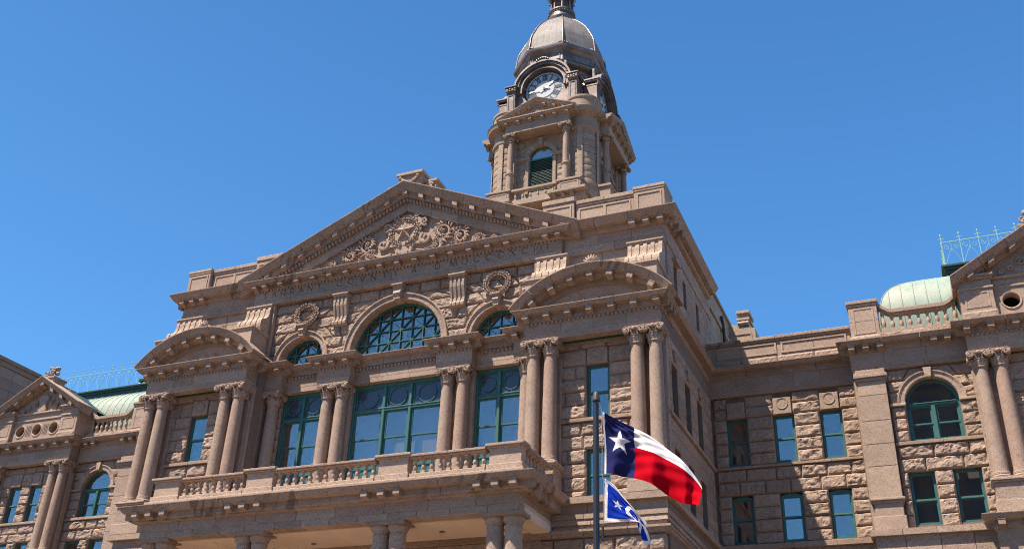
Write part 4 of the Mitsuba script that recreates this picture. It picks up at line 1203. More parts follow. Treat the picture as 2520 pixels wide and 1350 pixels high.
bal = holder(C, "balustrade")
labels[bal] = {"label": "stone balustrade of the balcony above the porch"}
YB = -1.94
PX = [(-6.26, -5.11), (-2.82, -1.68), (1.68, 2.82), (5.11, 6.26)]
put(bal, "base_course", cat(bevel(-6.3, 6.3, -2.02, -1.6, -5.985, -5.74)), "granite_pale")
for a, b in PX:
    put(bal, "pier", bevel(a + 0.10, b - 0.10, YB + 0.10, -1.55, -5.56, -5.10), "granite_pale")
    put(bal, "pier_plinth", bevel(a + 0.04, b - 0.04, YB + 0.04, -1.5, -5.75, -5.55), "granite_pale")
    put(bal, "pier_cap", cat(bevel(a, b, YB, -1.45, -5.045, -4.97), bevel(a + 0.035, b - 0.035, YB + 0.035, -1.48, -5.09, -5.045), bevel(a + 0.07, b - 0.07, YB + 0.07, -1.5, -5.12, -5.09)), "granite_smooth")
for a, b, n in ((-5.11, -2.82, 9), (-1.68, 1.68, 13), (2.82, 5.11, 9)):
    for q in np.linspace(a, b, 3)[:-1]:
        q1 = q + (b - a) / 2
        put(bal, "rail", cat(bevel(q + (0.0 if q > a else -0.05), q1 - 0.006, YB + 0.04, -1.56, -5.10, -5.03), bevel(q + (0.0 if q > a else -0.05), q1 - 0.006, YB + 0.075, -1.6, -5.14, -5.10)), pick("granite_smooth", "granite_pink"))
        put(bal, "foot_rail", bevel(q - 0.02, q1 - 0.004, YB + 0.07, -1.55, -5.74, -5.585), "granite_pale")
    for i in range(n):
        baluster(bal, a + (b - a) * (i + 0.35) / (n - 0.3), -1.74, -5.585, -5.14)
for s in (1, -1):
    a, b = sorted((s * 5.98, s * 6.22))
    put(bal, "rail", cat(box(a - 0.04, b + 0.04, -1.45, 0.18, -5.10, -5.03), box(a, b, -1.45, 0.18, -5.14, -5.10)), "granite_smooth")
    put(bal, "foot_rail", box(a, b, -1.5, 0.2, -5.75, -5.585), "granite_pale")
    for i in range(6):
        baluster(bal, s * 6.10, -1.35 + 0.26 * i, -5.585, -5.14)

# ------------------------------------------------------------------ wings
def mx(s, a, b):
    return tuple(sorted((s * a, s * b)))


for s in (1, -1):
    # set-back link with three pairs of windows
    lk = holder(C, "link_wall")
    wx = [(10.04, 10.70), (11.59, 12.26), (13.11, 13.78)]
    holes = []
    for a, b in wx:
        a, b = mx(s, a - 0.01, b + 0.01)
        holes += [(a, b, -3.36, -1.76), (a, b, -5.93, -4.37)]
    a, b = mx(s, 9.4, 14.6)
    poly = sbox(a, -9.5, b, -0.3)
    for h in holes:
        poly = poly.difference(sbox(h[0], h[2], h[1], h[3]))
    put(lk, "backing", sheet(poly, 6.82, 7.2), "mortar")
    a, b = mx(s, 9.6, 14.42)
    rb = []
    for q0, q1 in wx:
        c = s * (q0 + q1) / 2
        rb.append((c - 0.30, c + 0.30, -1.72, -1.16))
    course_wall(lk, front(6.78), [-3.42, -3.0, -2.59, -2.17, -1.74, -1.36, -0.97], a, b, holes=[h for h in holes if h[3] > -2] + rb, L=0.8)
    course_wall(lk, front(6.78), [-6.0, -5.6, -5.19, -4.78, -4.37, -3.92, -3.50], a, b, holes=[h for h in holes if h[3] < -4], L=0.8)
    course_wall(lk, front(6.74), [-9.4, -8.9, -8.4, -7.9, -7.4, -6.9], a, b, L=0.9, step=0.12)
    for q0, q1 in wx:
        c = s * (q0 + q1) / 2
        put(lk, "roundel_block", bevel(c - 0.295, c + 0.295, 6.72, 6.9, -1.735, -1.165), "granite_smooth")
        put(lk, "roundel", (lambda q: (np.c_[c + q[0][:, 0], 6.73 - q[0][:, 2], -1.38 + q[0][:, 1]], q[1]))(lathe([(0.0, -0.06), (0.15, -0.055), (0.16, 0.02), (0.19, 0.03), (0.2, -0.02)], n=24)), "granite_smooth")
        u0, u1 = mx(s, q0, q1)
        sash_window(u0, u1, -3.34, -1.77, 6.90, blind=0.0, rail=0.5)
        sash_window(u0, u1, -5.92, -4.46, 6.90, seg=0.08, rail=0.52)
    block_run(lk, "sill_course", front(6.78), a, b, -3.50, -3.42, 0.08, 1.3)
    lc = holder(C, "base_course")
    block_run(lc, "ledge_stone", front(6.78), a, b, -6.17, -6.0, 0.16, 1.2)
    block_run(lc, "band_stone", front(6.78), a, b, -6.5, -6.172, 0.03, 1.1)
    block_run(lc, "band_stone", front(6.78), a, b, -6.9, -6.505, 0.06, 1.1)
    put(lk, "lining", side(box(9.4, 14.6, 7.6, 7.66, -9, -0.3), s), "room_plaster")
    lp = holder(C, "parapet")
    a, b = mx(s, 9.5, 14.4)
    for i in range(4):
        c0, c1 = a + (b - a) * i / 4, a + (b - a) * (i + 1) / 4
        put(lp, "plinth_stone", rock((c0, c1, c0, c1), (0.01, 0.27), front(6.48), 0.05, i + 3, 0.07), pick(*ROCKS))
        put(lp, "parapet_stone", bevel(c0 + 0.004, c1 - 0.004, 6.55, 6.9, 0.27, 0.84), pick(*SMOOTH))
        put(lp, "coping", cat(bevel(c0 + 0.004, c1 - 0.004, 6.46, 6.95, 0.90, 1.01), bevel(c0 + 0.004, c1 - 0.004, 6.50, 6.95, 0.84, 0.90)), pick("granite_smooth", "granite_stained"))
    for u0, u1 in ((9.9, 11.95), (12.1, 14.25)):
        u0, u1 = mx(s, u0, u1)
        put(lp, "panel_frame", ring_frame(u0, u1, 0.36, 0.78, 6.52, 0.06, 0.04), "granite_pale")
    # pavilion with the arched window
    pv = holder(C, "pavilion_wall")
    cx = s * 16.555
    lw = [mx(s, 15.55, 16.28), mx(s, 16.80, 17.57)]
    arch = Polygon([(cx + 0.775 * math.cos(t), -2.13 + 0.775 * math.sin(t)) for t in np.linspace(0, math.pi, 40)] + [(cx - 0.775, -3.33), (cx + 0.775, -3.33)])
    a, b = mx(s, 14.32, 17.95)
    poly = sbox(a, -9.5, b, -0.3).difference(arch)
    for u0, u1 in lw:
        poly = poly.difference(sbox(u0, -5.9, u1, -4.30))
    put(pv, "backing", sheet(poly, 5.98, 6.4), "mortar")
    u0, u1 = mx(s, 15.32, 17.9)
    course_wall(pv, front(5.94), [-3.36, -2.98, -2.58, -2.21], u0, u1, holes=[(cx - 0.78, cx + 0.78, -3.4, -2.13)], L=0.7)
    course_wall(pv, front(5.94), [-2.11, -1.72, -1.35, -0.97], u0, u1, rings=[(cx, -2.13, 0.88)], L=0.7)
    course_wall(pv, front(5.94), [-4.30, -3.88, -3.48], u0, u1, L=0.9)
    course_wall(pv, front(5.94), [-6.0, -5.6, -5.16, -4.74, -4.30], u0, u1, holes=[(q0, q1, -5.9, -4.3) for q0, q1 in lw], L=0.7)
    course_wall(pv, front(5.90), [-9.4, -8.9, -8.4, -7.9, -7.4, -6.9], a, b, L=0.9, step=0.12)
    block_run(pv, "sill_course", front(5.94), u0, u1, -3.475, -3.37, 0.09, 1.2)
    for q0, q1 in (mx(s, 15.32, 15.79), mx(s, 17.33, 17.9)):
        put(pv, "impost", bevel(q0, q1, 5.84, 6.1, -2.21, -2.12), "granite_pale")
    ar = holder(C, "arch")
    archivolt(ar, cx, -2.13, 0.775, 1.0, 5.88, 6.12, 9, lip=0.04)
    put(ar, "keystone", prism_xz([(cx - 0.08, -1.37), (cx + 0.08, -1.37), (cx + 0.12, -1.06), (cx - 0.12, -1.06)], 5.78, 6.0), "granite_pale")
    # arched window
    w = holder(C, "window")
    inn = arch.buffer(-0.075, join_style=2)
    put(w, "frame", sheet(arch.difference(inn), 6.10, 6.2), "teal_paint")
    put(w, "transom", cat(bevel(cx - 0.70, cx + 0.70, 6.06, 6.2, -2.22, -2.12), bevel(cx - 0.70, cx + 0.70, 6.03, 6.2, -2.145, -2.115, 0.008)), "teal_paint")
    put(w, "mullion", bevel(cx - 0.065, cx + 0.065, 6.05, 6.2, -3.3, -2.22, 0.02), "teal_paint")
    for q0, q1 in ((cx - 0.70, cx - 0.065), (cx + 0.065, cx + 0.70)):
        for z0, z1, yy in ((-2.80, -2.22, 6.12), (-3.29, -2.77, 6.14)):
            put(w, "sash", ring_frame(q0, q1, z0, z1, yy, 0.045, 0.04), "teal_paint")
            put(w, "pane", pane_sheet([[q0 + 0.04, yy + 0.02, z0 + 0.04], [q1 - 0.04, yy + 0.02, z0 + 0.04], [q1 - 0.04, yy + 0.02, z1 - 0.04], [q0 + 0.04, yy + 0.02, z1 - 0.04]]), "window_glass")
    head = inn.intersection(sbox(cx - 1, -2.12, cx + 1, -1))
    hc = np.array(head.exterior.coords)[:-1]
    put(w, "pane", pane_sheet(np.c_[hc[:, 0], np.full(len(hc), 6.15), hc[:, 1]]), "window_glass")
    for q0, q1 in lw:
        sash_window(q0, q1, -5.88, -4.31, 6.10, rail=0.47)
    put(pv, "lining", side(box(14.4, 17.95, 6.8, 6.86, -9, -0.3), s), "room_plaster")
    # corner pilaster of large dressed stones
    cp = holder(C, "corner_pilaster")
    q0, q1 = mx(s, 14.45, 15.30)
    for z0, z1 in ((-5.11, -4.12), (-4.11, -3.42), (-3.41, -2.67), (-2.66, -1.83), (-1.82, -1.36)):
        put(cp, "stone", bevel(q0, q1, 5.70, 6.1, z0, z1 - 0.006, 0.008), pick("granite_smooth", "granite_pale", "granite_smooth"))
    put(cp, "cap", cat(bevel(q0 - 0.09, q1 + 0.08, 5.60, 6.1, -1.25, -1.14), bevel(q0 - 0.05, q1 + 0.05, 5.65, 6.1, -1.36, -1.25), bevel(q0 - 0.02, q1 + 0.02, 5.72, 6.1, -1.14, -0.95)), "granite_smooth")
    put(cp, "ledge", cat(bevel(q0 - 0.08, q1 + 0.07, 5.60, 6.1, -5.18, -5.11), bevel(q0 - 0.02, q1 + 0.02, 5.66, 6.1, -5.26, -5.18)), "granite_smooth")
    put(cp, "die", bevel(q0 + 0.02, q1 - 0.02, 5.69, 6.1, -5.66, -5.26), "granite_smooth")
    put(cp, "plinth", bevel(q0 - 0.03, q1 + 0.03, 5.63, 6.1, -6.06, -5.66), "granite_pale")
    put(cp, "return", side(bevel(14.36, 14.5, 5.78, 6.8, -9.4, -0.95), s), "granite_smooth")
    pc = holder(C, "base_course")
    moulding(pc, "ledge_stone", [(14.36, 6.75), (14.36, 5.62), (17.9, 5.62)] if s > 0 else [(-17.9, 5.62), (-14.36, 5.62), (-14.36, 6.75)], [(-0.3, -6.07), (0.1, -6.07), (0.1, -6.25), (-0.3, -6.25)], 0.9, ("granite_pale", "granite_smooth"))
    moulding(pc, "band_stone", [(14.36, 6.75), (14.36, 5.62), (17.9, 5.62)] if s > 0 else [(-17.9, 5.62), (-14.36, 5.62), (-14.36, 6.75)], [(-0.3, -6.252), (-0.03, -6.252), (-0.03, -6.6), (0.0, -6.61), (0.0, -6.95), (-0.3, -6.95)], 0.9)
    # pedimented end bay
    bw = holder(C, "bay_wall")
    bx = s * 20.25
    hs = [mx(s, 19.33, 19.99), mx(s, 20.51, 21.17)]
    a, b = mx(s, 17.8, 23.2)
    poly = sbox(a, -9.5, b, -0.3)
    for q0, q1 in hs:
        poly = poly.difference(sbox(q0, -3.42, q1, -1.84)).difference(sbox(q0, -5.9, q1, -4.3))
    put(bw, "backing", sheet(poly, 5.68, 6.1), "mortar")
    hh = [(q0, q1, -3.44, -1.84) for q0, q1 in hs]
    rr = [(0.5 * (q0 + q1) - 0.28, 0.5 * (q0 + q1) + 0.28, -1.84, -1.26) for q0, q1 in hs]
    course_wall(bw, front(5.65), [-3.44, -3.04, -2.64, -2.24, -1.84, -1.28, -0.97], a, b, holes=hh + rr, L=0.8)
    course_wall(bw, front(5.65), [-4.30, -3.92, -3.54], a, b, L=0.9)
    course_wall(bw, front(5.65), [-6.0, -5.6, -5.16, -4.74, -4.30], a, b, holes=[(q0, q1, -5.9, -4.3) for q0, q1 in hs], L=0.8)
    block_run(bw, "sill_course", front(5.65), a, b, -3.54, -3.44, 0.09, 1.2)
    put(bw, "soffit_panel", side(box(18.0, 22.6, 5.45, 5.66, -0.955, -0.935), s), "green_soffit_paint")
    for q0, q1 in hs:
        c = 0.5 * (q0 + q1)
        sash_window(q0, q1, -3.42, -1.85, 5.78, rail=0.5)
        sash_window(q0, q1, -5.88, -4.31, 5.78)
        put(bw, "roundel_block", bevel(c - 0.27, c + 0.27, 5.59, 5.75, -1.83, -1.29), "granite_smooth")
        put(bw, "roundel", (lambda q: (np.c_[c + q[0][:, 0], 5.6 - q[0][:, 2], -1.55 + q[0][:, 1]], q[1]))(lathe([(0.0, -0.04), (0.12, -0.035), (0.13, 0.02), (0.165, 0.03), (0.17, -0.02)], n=20)), "granite_smooth")
    put(bw, "lining", side(box(17.9, 23.2, 6.4, 6.46, -9, -0.3), s), "room_plaster")
    for xa, xb in ((18.05, 18.60), (21.90, 22.45)):
        for x in (xa, xb):
            column(s * x, 5.42, -4.92, -0.97)
        pl = holder(C, "pilaster")
        q0, q1 = mx(s, xa - 0.26, xb + 0.26)
        put(pl, "shaft", bevel(q0, q1, 5.57, 5.8, -4.9, -1.43), "granite_smooth")
        for x in (xa, xb):
            put_copy(pl, "capital", CAPITAL, (s * x, 5.62, -0.97), scale=(0.9, 0.9, 1))
        pd = holder(C, "column_pedestal")
        q0, q1 = mx(s, xa - 0.33, xb + 0.33)
        put(pd, "cap", cat(bevel(q0, q1, 5.05, 5.8, -5.0, -4.925), bevel(q0 + 0.03, q1 - 0.03, 5.08, 5.8, -5.05, -5.0)), "granite_pale")
        put(pd, "die", bevel(q0 + 0.08, q1 - 0.08, 5.13, 5.8, -5.55, -5.05), "granite_smooth")
        put(pd, "plinth", bevel(q0 + 0.04, q1 - 0.04, 5.09, 5.8, -5.93, -5.55), "granite_pale")
    lo = holder(C, "lower_cornice")
    moulding(lo, "cornice_stone", [(17.65, 5.6), (17.65, 5.25), (23.0, 5.25)] if s > 0 else [(-23.0, 5.25), (-17.65, 5.25), (-17.65, 5.6)], [(-0.4, -5.94), (0.33, -5.94), (0.33, -5.96), (0.30, -6.0), (0.23, -6.10), (0.21, -6.11), (0.06, -6.12), (0.06, -6.30), (0, -6.34), (-0.4, -6.34)], 1.1, ("granite_smooth", "granite_stained"))
    moulding(lo, "frieze_stone", [(17.65, 5.6), (17.65, 5.25), (23.0, 5.25)] if s > 0 else [(-23.0, 5.25), (-17.65, 5.25), (-17.65, 5.6)], [(-0.4, -6.342), (0, -6.342), (0, -7.0), (-0.4, -7.0)], 1.1)
    brackets(lo, front(5.25), [s * (17.8 + 0.681 * k) for k in range(8)], 0.26, 0.19, -5.97)
    # roof-level: parapet piers, pierced wall, little pediment
    bp = holder(C, "bay_parapet")
    for xa, xb in ((17.84, 18.82), (21.68, 22.66)):
        q0, q1 = mx(s, xa, xb)
        put(bp, "plinth_stone", rock((q0 - 0.04, q1 + 0.04, q0 - 0.04, q1 + 0.04), (0.01, 0.36), front(5.2), 0.05, xa, 0.07), pick(*ROCKS))
        put(bp, "pier", bevel(q0, q1, 5.25, 6.2, 0.2, 1.10), "granite_smooth")
        put(bp, "pier_band", bevel(q0 - 0.03, q1 + 0.03, 5.21, 6.2, 1.10, 1.17), "granite_pale")
        put(bp, "pier_head", bevel(q0 + 0.01, q1 - 0.01, 5.25, 6.2, 1.17, 1.42), "granite_smooth")
        put(bp, "pier_cap", cat(bevel(q0 - 0.08, q1 + 0.08, 5.13, 6.2, 1.50, 1.58), bevel(q0 - 0.04, q1 + 0.04, 5.18, 6.2, 1.42, 1.50)), "granite_smooth")
        put(bp, "panel_frame", ring_frame(q0 + 0.13, q1 - 0.13, 0.47, 1.0, 5.235, 0.05, 0.03), "granite_pale")
    q0, q1 = mx(s, 18.82, 21.68)
    pw_ = sbox(q0, 0.05, q1, 1.1)
    for dx in (-0.97, 0.0, 0.97):
        pw_ = pw_.difference(Point(bx + dx, 0.65).buffer(0.25, 24))
        put(bp, "oculus_rim", (lambda q: (np.c_[bx + dx + q[0][:, 0], 5.4 - q[0][:, 2], 0.65 + q[0][:, 1]], q[1]))(lathe([(0.25, -0.2), (0.25, 0.02), (0.29, 0.03), (0.31, 0.0), (0.31, -0.02)], n=28)), "granite_pale")
    put(bp, "pierced_wall", sheet(pw_, 5.40, 5.75), "granite_smooth")
    put(bp, "dark_back", box(q0, q1, 6.15, 6.2, 0.0, 1.2), "dark_green_metal")
    for dx in (-0.485, 0.485):
        for i in range(4):
            put(bp, "flute", box(bx + dx - 0.12 + 0.08 * i - 0.012, bx + dx - 0.12 + 0.08 * i + 0.012, 5.375, 5.41, 0.42, 0.88), "granite_smooth")
    put(bp, "band", bevel(q0, q1, 5.36, 5.8, 1.10, 1.17), "granite_pale")
    put(bp, "upper_wall", bevel(q0, q1, 5.42, 5.8, 1.17, 1.42), "granite_smooth")
    put(bp, "band", bevel(q0, q1, 5.34, 5.8, 1.42, 1.50), "granite_pale")
    gp = holder(C, "gable_pediment")
    sl = (3.07 - 1.54) / 2.58
    put(gp, "tympanum", prism_xz([(bx - 2.4, 1.45), (bx + 2.4, 1.45), (bx, 1.45 + 2.4 * sl)], 5.44, 6.0), "granite_smooth")
    put(gp, "gable_roof", prism_xz([(bx - 2.5, 1.5), (bx + 2.5, 1.5), (bx, 1.5 + 2.5 * sl)], 5.75, 8.5), "dark_green_metal")
    for q in (1, -1):
        rake(gp, "raking_stone", q, 0.0, 2.58, 3.07, sl, [(-0.5, 0.0), (0.36, 0.0), (0.36, -0.03), (0.33, -0.08), (0.305, -0.11), (0.23, -0.225), (0.21, -0.235), (0.06, -0.245), (0.06, -0.33), (-0.1, -0.36), (-0.5, -0.36)], 5.28, True, True, 0.9, ("granite_smooth", "granite_pink", "granite_brown"), x_c=bx)
        for k in range(1, 4):
            x = 0.66 * k
            m = bracket_mesh(0.22, 0.19, 0.15, 0.95)
            zt = 3.07 - sl * x - 0.245 / math.cos(math.atan(sl))
            v = m[0] + np.array([bx + q * x, 5.25, zt])
            v[:, 2] -= q * sl * (v[:, 0] - bx - q * x)
            put(gp, "bracket", (v, m[1]), "granite_brown")
    m = bracket_mesh(0.24, 0.2, 0.15, 0.95)
    put(gp, "bracket", (m[0] + np.array([bx, 5.25, 3.07 - 0.30]), m[1]), "granite_brown")
    gc = holder(C, "gable_carving")
    put(gc, "cartouche", plaque([(bx - 0.25, 1.55), (bx + 0.25, 1.55), (bx + 0.2, 1.85), (bx + 0.32, 2.1), (bx + 0.12, 2.3), (bx - 0.12, 2.3), (bx - 0.32, 2.1), (bx - 0.2, 1.85)], 5.36, 5.46), "granite_carved")
    for q in (-1, 1):
        for ox, oz, r0 in ((0.48, 1.92, 0.15), (0.82, 1.74, 0.12), (1.1, 1.62, 0.08)):
            pts = spiral(bx + q * ox, oz, r0, 0.02, 0.4 if q > 0 else math.pi - 0.4, 1.4 * q, 5.40, 16, 0.03)
            put(gc, "scroll", tube(pts, 0.035, 5), "granite_carved")
    fn = holder(C, "carved_finial")
    gq = random.Random(3)
    put(fn, "block", cat(box(bx - 0.30, bx + 0.30, 5.3, 6.0, 2.8, 3.12), bevel(bx - 0.36, bx + 0.36, 5.25, 6.05, 3.08, 3.16)), "granite_carved")
    put(fn, "leafage", cat(*[blob((bx + gq.uniform(-0.26, 0.26) * (1 - 0.5 * t), 5.55 + gq.uniform(-0.25, 0.25) * (1 - 0.4 * t), 3.2 + 0.5 * t), [0.09, 0.09, 0.10], 1) for t in [i / 15 for i in range(16)]],
                           *[tube(spiral(bx + q * 0.17, 3.32, 0.14, 0.02, 0.5, 1.3 * q, 5.27, 14), 0.035, 5) for q in (-1, 1)]), "granite_carved")
    # balustrade with a swept rail
    bs = holder(C, "balustrade")
    q0, q1 = mx(s, 14.46, 15.36)
    put(bs, "plinth_stone", rock((q0 - 0.05, q1 + 0.04, q0 - 0.05, q1 + 0.04), (0.01, 0.30), front(5.80), 0.05, 4, 0.07), pick(*ROCKS))
    put(bs, "pier", cat(bevel(q0, q1, 5.86, 6.6, 0.2, 0.80), bevel(q0, q1, 5.86, 6.6, 0.805, 1.36)), "granite_pale")
    put(bs, "pier_cap", cat(bevel(q0 - 0.05, q1 + 0.05, 5.80, 6.65, 1.44, 1.55), bevel(q0 - 0.02, q1 + 0.02, 5.83, 6.62, 1.36, 1.44)), "granite_smooth")
    put(bs, "panel_frame", ring_frame(q0 + 0.12, q1 - 0.12, 0.36, 1.28, 5.845, 0.05, 0.03), "granite_pale")
    u0, u1 = mx(s, 15.36, 17.80)
    put(bs, "foot_rail", rock((u0, u1, u0, u1), (0.01, 0.36), front(5.86), 0.05, 9, 0.07), "rock_b")
    put(bs, "foot_rail", box(u0, u1, 5.86, 6.2, 0.02, 0.36), "granite_smooth")
    rl = []
    for x in np.linspace(15.36, 17.80, 33):
        d = min(x - 15.36, 17.80 - x)
        zz = 1.11 + (0.31 * (1 - math.sin(min(1.0, d / 0.48) * math.pi / 2)) if d < 0.48 else 0.0)
        rl.append((s * x, zz))
    for dz0, dz1, y0, y1 in ((-0.10, 0.02, 5.88, 6.2), (-0.17, -0.10, 5.93, 6.15)):
        put(bs, "rail", prism_xz(np.array([(x, z + dz1) for x, z in rl] + [(x, z + dz0) for x, z in rl[::-1]]), y0, y1), "granite_smooth")
    for i in range(9):
        baluster(bs, s * (15.50 + 0.269 * i), 6.03, 0.37, 0.96 if 0 < i < 8 else 1.12)
    # green copper roof swelling up to an iron-crested curb
    rf = holder(C, "copper_roof")
    BX0, BX1, BY0, CX0, CY, CZ = 15.36, 25.2, 7.0, 17.66, 9.3, 3.85
    prof = [(0.0, 0.1), (0.0, 0.7), (0.008, 1.1), (0.03, 1.5), (0.08, 1.85), (0.17, 2.16), (0.31, 2.44), (0.52, 2.70), (0.80, 2.93), (1.13, 3.13), (1.5, 3.33), (1.9, 3.52), (2.3, 3.70)]
    for x0 in np.arange(BX0, BX1, 0.40):                      # standing-seam panels of the front slope
        x1 = min(x0 + 0.40, BX1)
        V, F = [], []
        for t, z in prof:
            xa, xb = max(x0, BX0 + t), max(x1, BX0 + t)
            V += [(s * xa, BY0 + t, z), (s * xb, BY0 + t, z)]
        F = [[2 * i, 2 * i + 1, 2 * i + 3, 2 * i + 2] for i in range(len(prof) - 1)]
        put(rf, "panel", (np.array(V), tri(F)), "copper_patina", True)
        if x0 > BX0:
            pts = [(s * x0, BY0 + t - 0.008, z + 0.008) for t, z in prof if BX0 + t <= x0 + 1e-6]
            if len(pts) > 2:
                put(rf, "seam", tube(np.array(pts), 0.011, 5), "copper_patina")
    for y0 in np.arange(BY0, 14.0, 0.40):                     # panels of the side slope
        V = []
        for t, z in prof:
            V += [(s * (BX0 + t), max(y0, BY0 + t), z), (s * (BX0 + t), max(y0 + 0.40, BY0 + t), z)]
        put(rf, "panel", (np.array(V), tri([[2 * i, 2 * i + 1, 2 * i + 3, 2 * i + 2] for i in range(len(prof) - 1)])), "copper_patina", True)
    put(rf, "hip_roll", tube(np.array([(s * (BX0 + t), BY0 + t, z) for t, z in prof]), 0.02, 6), "copper_patina")
    q0, q1 = mx(s, CX0, BX1)
    put(rf, "curb", cat(bevel(q0 - 0.02, q1, CY - 0.02, 14.0, CZ + 0.27, CZ + 0.36), bevel(q0 + 0.05, q1, CY + 0.05, 14.0, CZ + 0.18, CZ + 0.27), bevel(q0 + 0.12, q1, CY + 0.12, 14.0, CZ - 0.2, CZ + 0.18)), "dark_green_metal")
    crs = holder(C, "roof_cresting")
    zb = CZ + 0.36
    yy = CY + 0.14
    n = int((BX1 - CX0 - 0.2) / 0.62)
    for k, z in enumerate((zb + 0.06, zb + 0.98)):
        put(crs, "rail", box(q0 + 0.12, q1, yy - 0.012, yy + 0.012, z - 0.012, z + 0.012), "cresting_iron")
        x = s * (CX0 + 0.14)
        put(crs, "rail", box(x - 0.012, x + 0.012, yy, 13.5, z - 0.012, z + 0.012), "cresting_iron")

    def crest_bay(parent, o, d):
        """Post with a fleur and a panel of scrolls; o: foot, d: direction of the next post."""
        o, d = np.array(o, float), np.array(d, float)
        up = np.array([0, 0, 1.0])
        P = lambda a, z: o + d * a + up * z
        put(parent, "post", cat(tube(np.array([P(0, 0), P(0, 1.25)]), 0.014, 5), blob(P(0, 1.27), [0.028, 0.028, 0.055], 1), tube(np.array([P(-0.09, 1.12), P(0, 1.16), P(0.09, 1.12)]), 0.009, 4), blob(P(-0.09, 1.12), [0.017] * 3, 1), blob(P(0.09, 1.12), [0.017] * 3, 1)), "cresting_iron")
        ms = [tube(np.array([P(0.31, 0.55), P(0.31, 0.98)]), 0.007, 4)]
        for q in (1, -1):
            c = 0.31 + q * 0.15
            a = np.linspace(0, 1, 16)
            sp = np.array([P(c + (0.11 - 0.085 * t) * math.cos(math.pi / 2 + q * (-0.2 - 8.0 * t)), 0.76 + (0.11 - 0.085 * t) * math.sin(math.pi / 2 + q * (-0.2 - 8.0 * t))) for t in a])
            ms.append(tube(sp, 0.007, 4))
            ms.append(tube(np.array([P(0.31 - q * 0.28 * (1 - t) ** 0.9 + q * 0.03 * 0, 0.08 + 0.62 * t) if t < 0.98 else P(0.31, 0.70) for t in np.linspace(0, 1, 9)]), 0.0065, 4))
        put(parent, "scroll_panel", cat(*ms), "cresting_iron")
    for k in range(n):
        crest_bay(crs, (s * (CX0 + 0.14 + 0.62 * k), yy, zb), (s, 0, 0))
    for k in range(1, 6):
        crest_bay(crs, (s * (CX0 + 0.14), yy + 0.62 * k, zb), (0, 1, 0))

# ornate green dormer top seen behind the left-hand cresting
dm = holder(C, "roof_ornament")
put(dm, "block", cat(box(-21.9, -20.6, 12.6, 13.6, 4.0, 6.0), bevel(-22.05, -20.45, 12.5, 13.7, 6.0, 6.15), box(-21.7, -20.8, 12.7, 13.5, 6.15, 6.5)), "dark_green_metal")
put(dm, "scrolls", cat(*[tube(spiral(-21.95 + 0.3 * i, 5.75, 0.13, 0.02, 0, 1.4, 12.46, 14), 0.03, 4) for i in range(6)], *[blob((-21.8 + 0.25 * i, 12.6, 6.5), [0.13, 0.13, 0.16], 1) for i in range(5)]), "cresting_iron")

# ------------------------------------------------------------------ attic blocks behind the main roof
rb = holder(C, "rear_attic")
for s in (1, -1):
    put(rb, "wall", side(cat(bevel(8.9, 9.36, 7.2, 12.4, -0.3, 4.40), box(8.8, 9.44, 7.2, 12.4, 4.40, 4.52)), s), "tower_stone")
    for i in range(4):
        block_run(rb, "stone", flank(s * 9.36, s), 7.25, 12.0, 0.4 + 0.98 * i, 1.37 + 0.98 * i, 0.02, 1.3, mats=("tower_stone", "tower_stone_pale"))
    put(rb, "band", on(flank(s * 9.36, s), box(7.25, 12.4, -0.10, 0.05, 3.30, 3.50)), "tower_stone_pale")
    put(rb, "side_block", side(cat(prism_xz([(9.25, 0.0), (10.45, 0.0), (10.45, 4.02), (9.9, 4.2), (9.25, 4.36)], 12.0, 14.5)), s), "tower_stone_pale")
    a, b = mx(s, 9.4, 10.3)
    put(rb, "panel_frame", ring_frame(a, b, 3.0, 3.85, 11.97, 0.06, 0.04), "tower_stone_pale")
    a, b = mx(s, 9.80, 10.2)
    put(rb, "acroterion", cat(box(a, b, 12.1, 12.9, 4.0, 4.45), bevel(a - 0.06, b + 0.06, 12.0, 13.0, 4.45, 4.55), box(a + 0.02, b - 0.02, 12.1, 12.9, 4.55, 4.75), bevel(a - 0.07, b + 0.07, 11.98, 13.0, 4.75, 4.87)), "granite_pale")
    put(rb, "acroterion_scroll", tube(np.array([[a - 0.02, 12.02, 4.3], [b + 0.02, 12.02, 4.3]]), 0.10, 8), "granite_pale")
    put(rb, "drainpipe", tube(np.array([[s * 9.45, 10.3, 3.9], [s * 9.5, 10.3, 3.3], [s * 9.5, 10.3, 0.5]]), 0.06, 6), "dark_green_metal")

# ------------------------------------------------------------------ clock tower
TY = 16.91


def face(m, k):
    """From the front face's coordinates (x, y from the tower axis, z) to face k, quarter turns anticlockwise seen from above."""
    v = np.asarray(m[0], float)
    c, q = [(1, 0), (0, 1), (-1, 0), (0, -1)][k]
    return np.c_[c * v[:, 0] - q * v[:, 1], TY + q * v[:, 0] + c * v[:, 1], v[:, 2]], m[1]


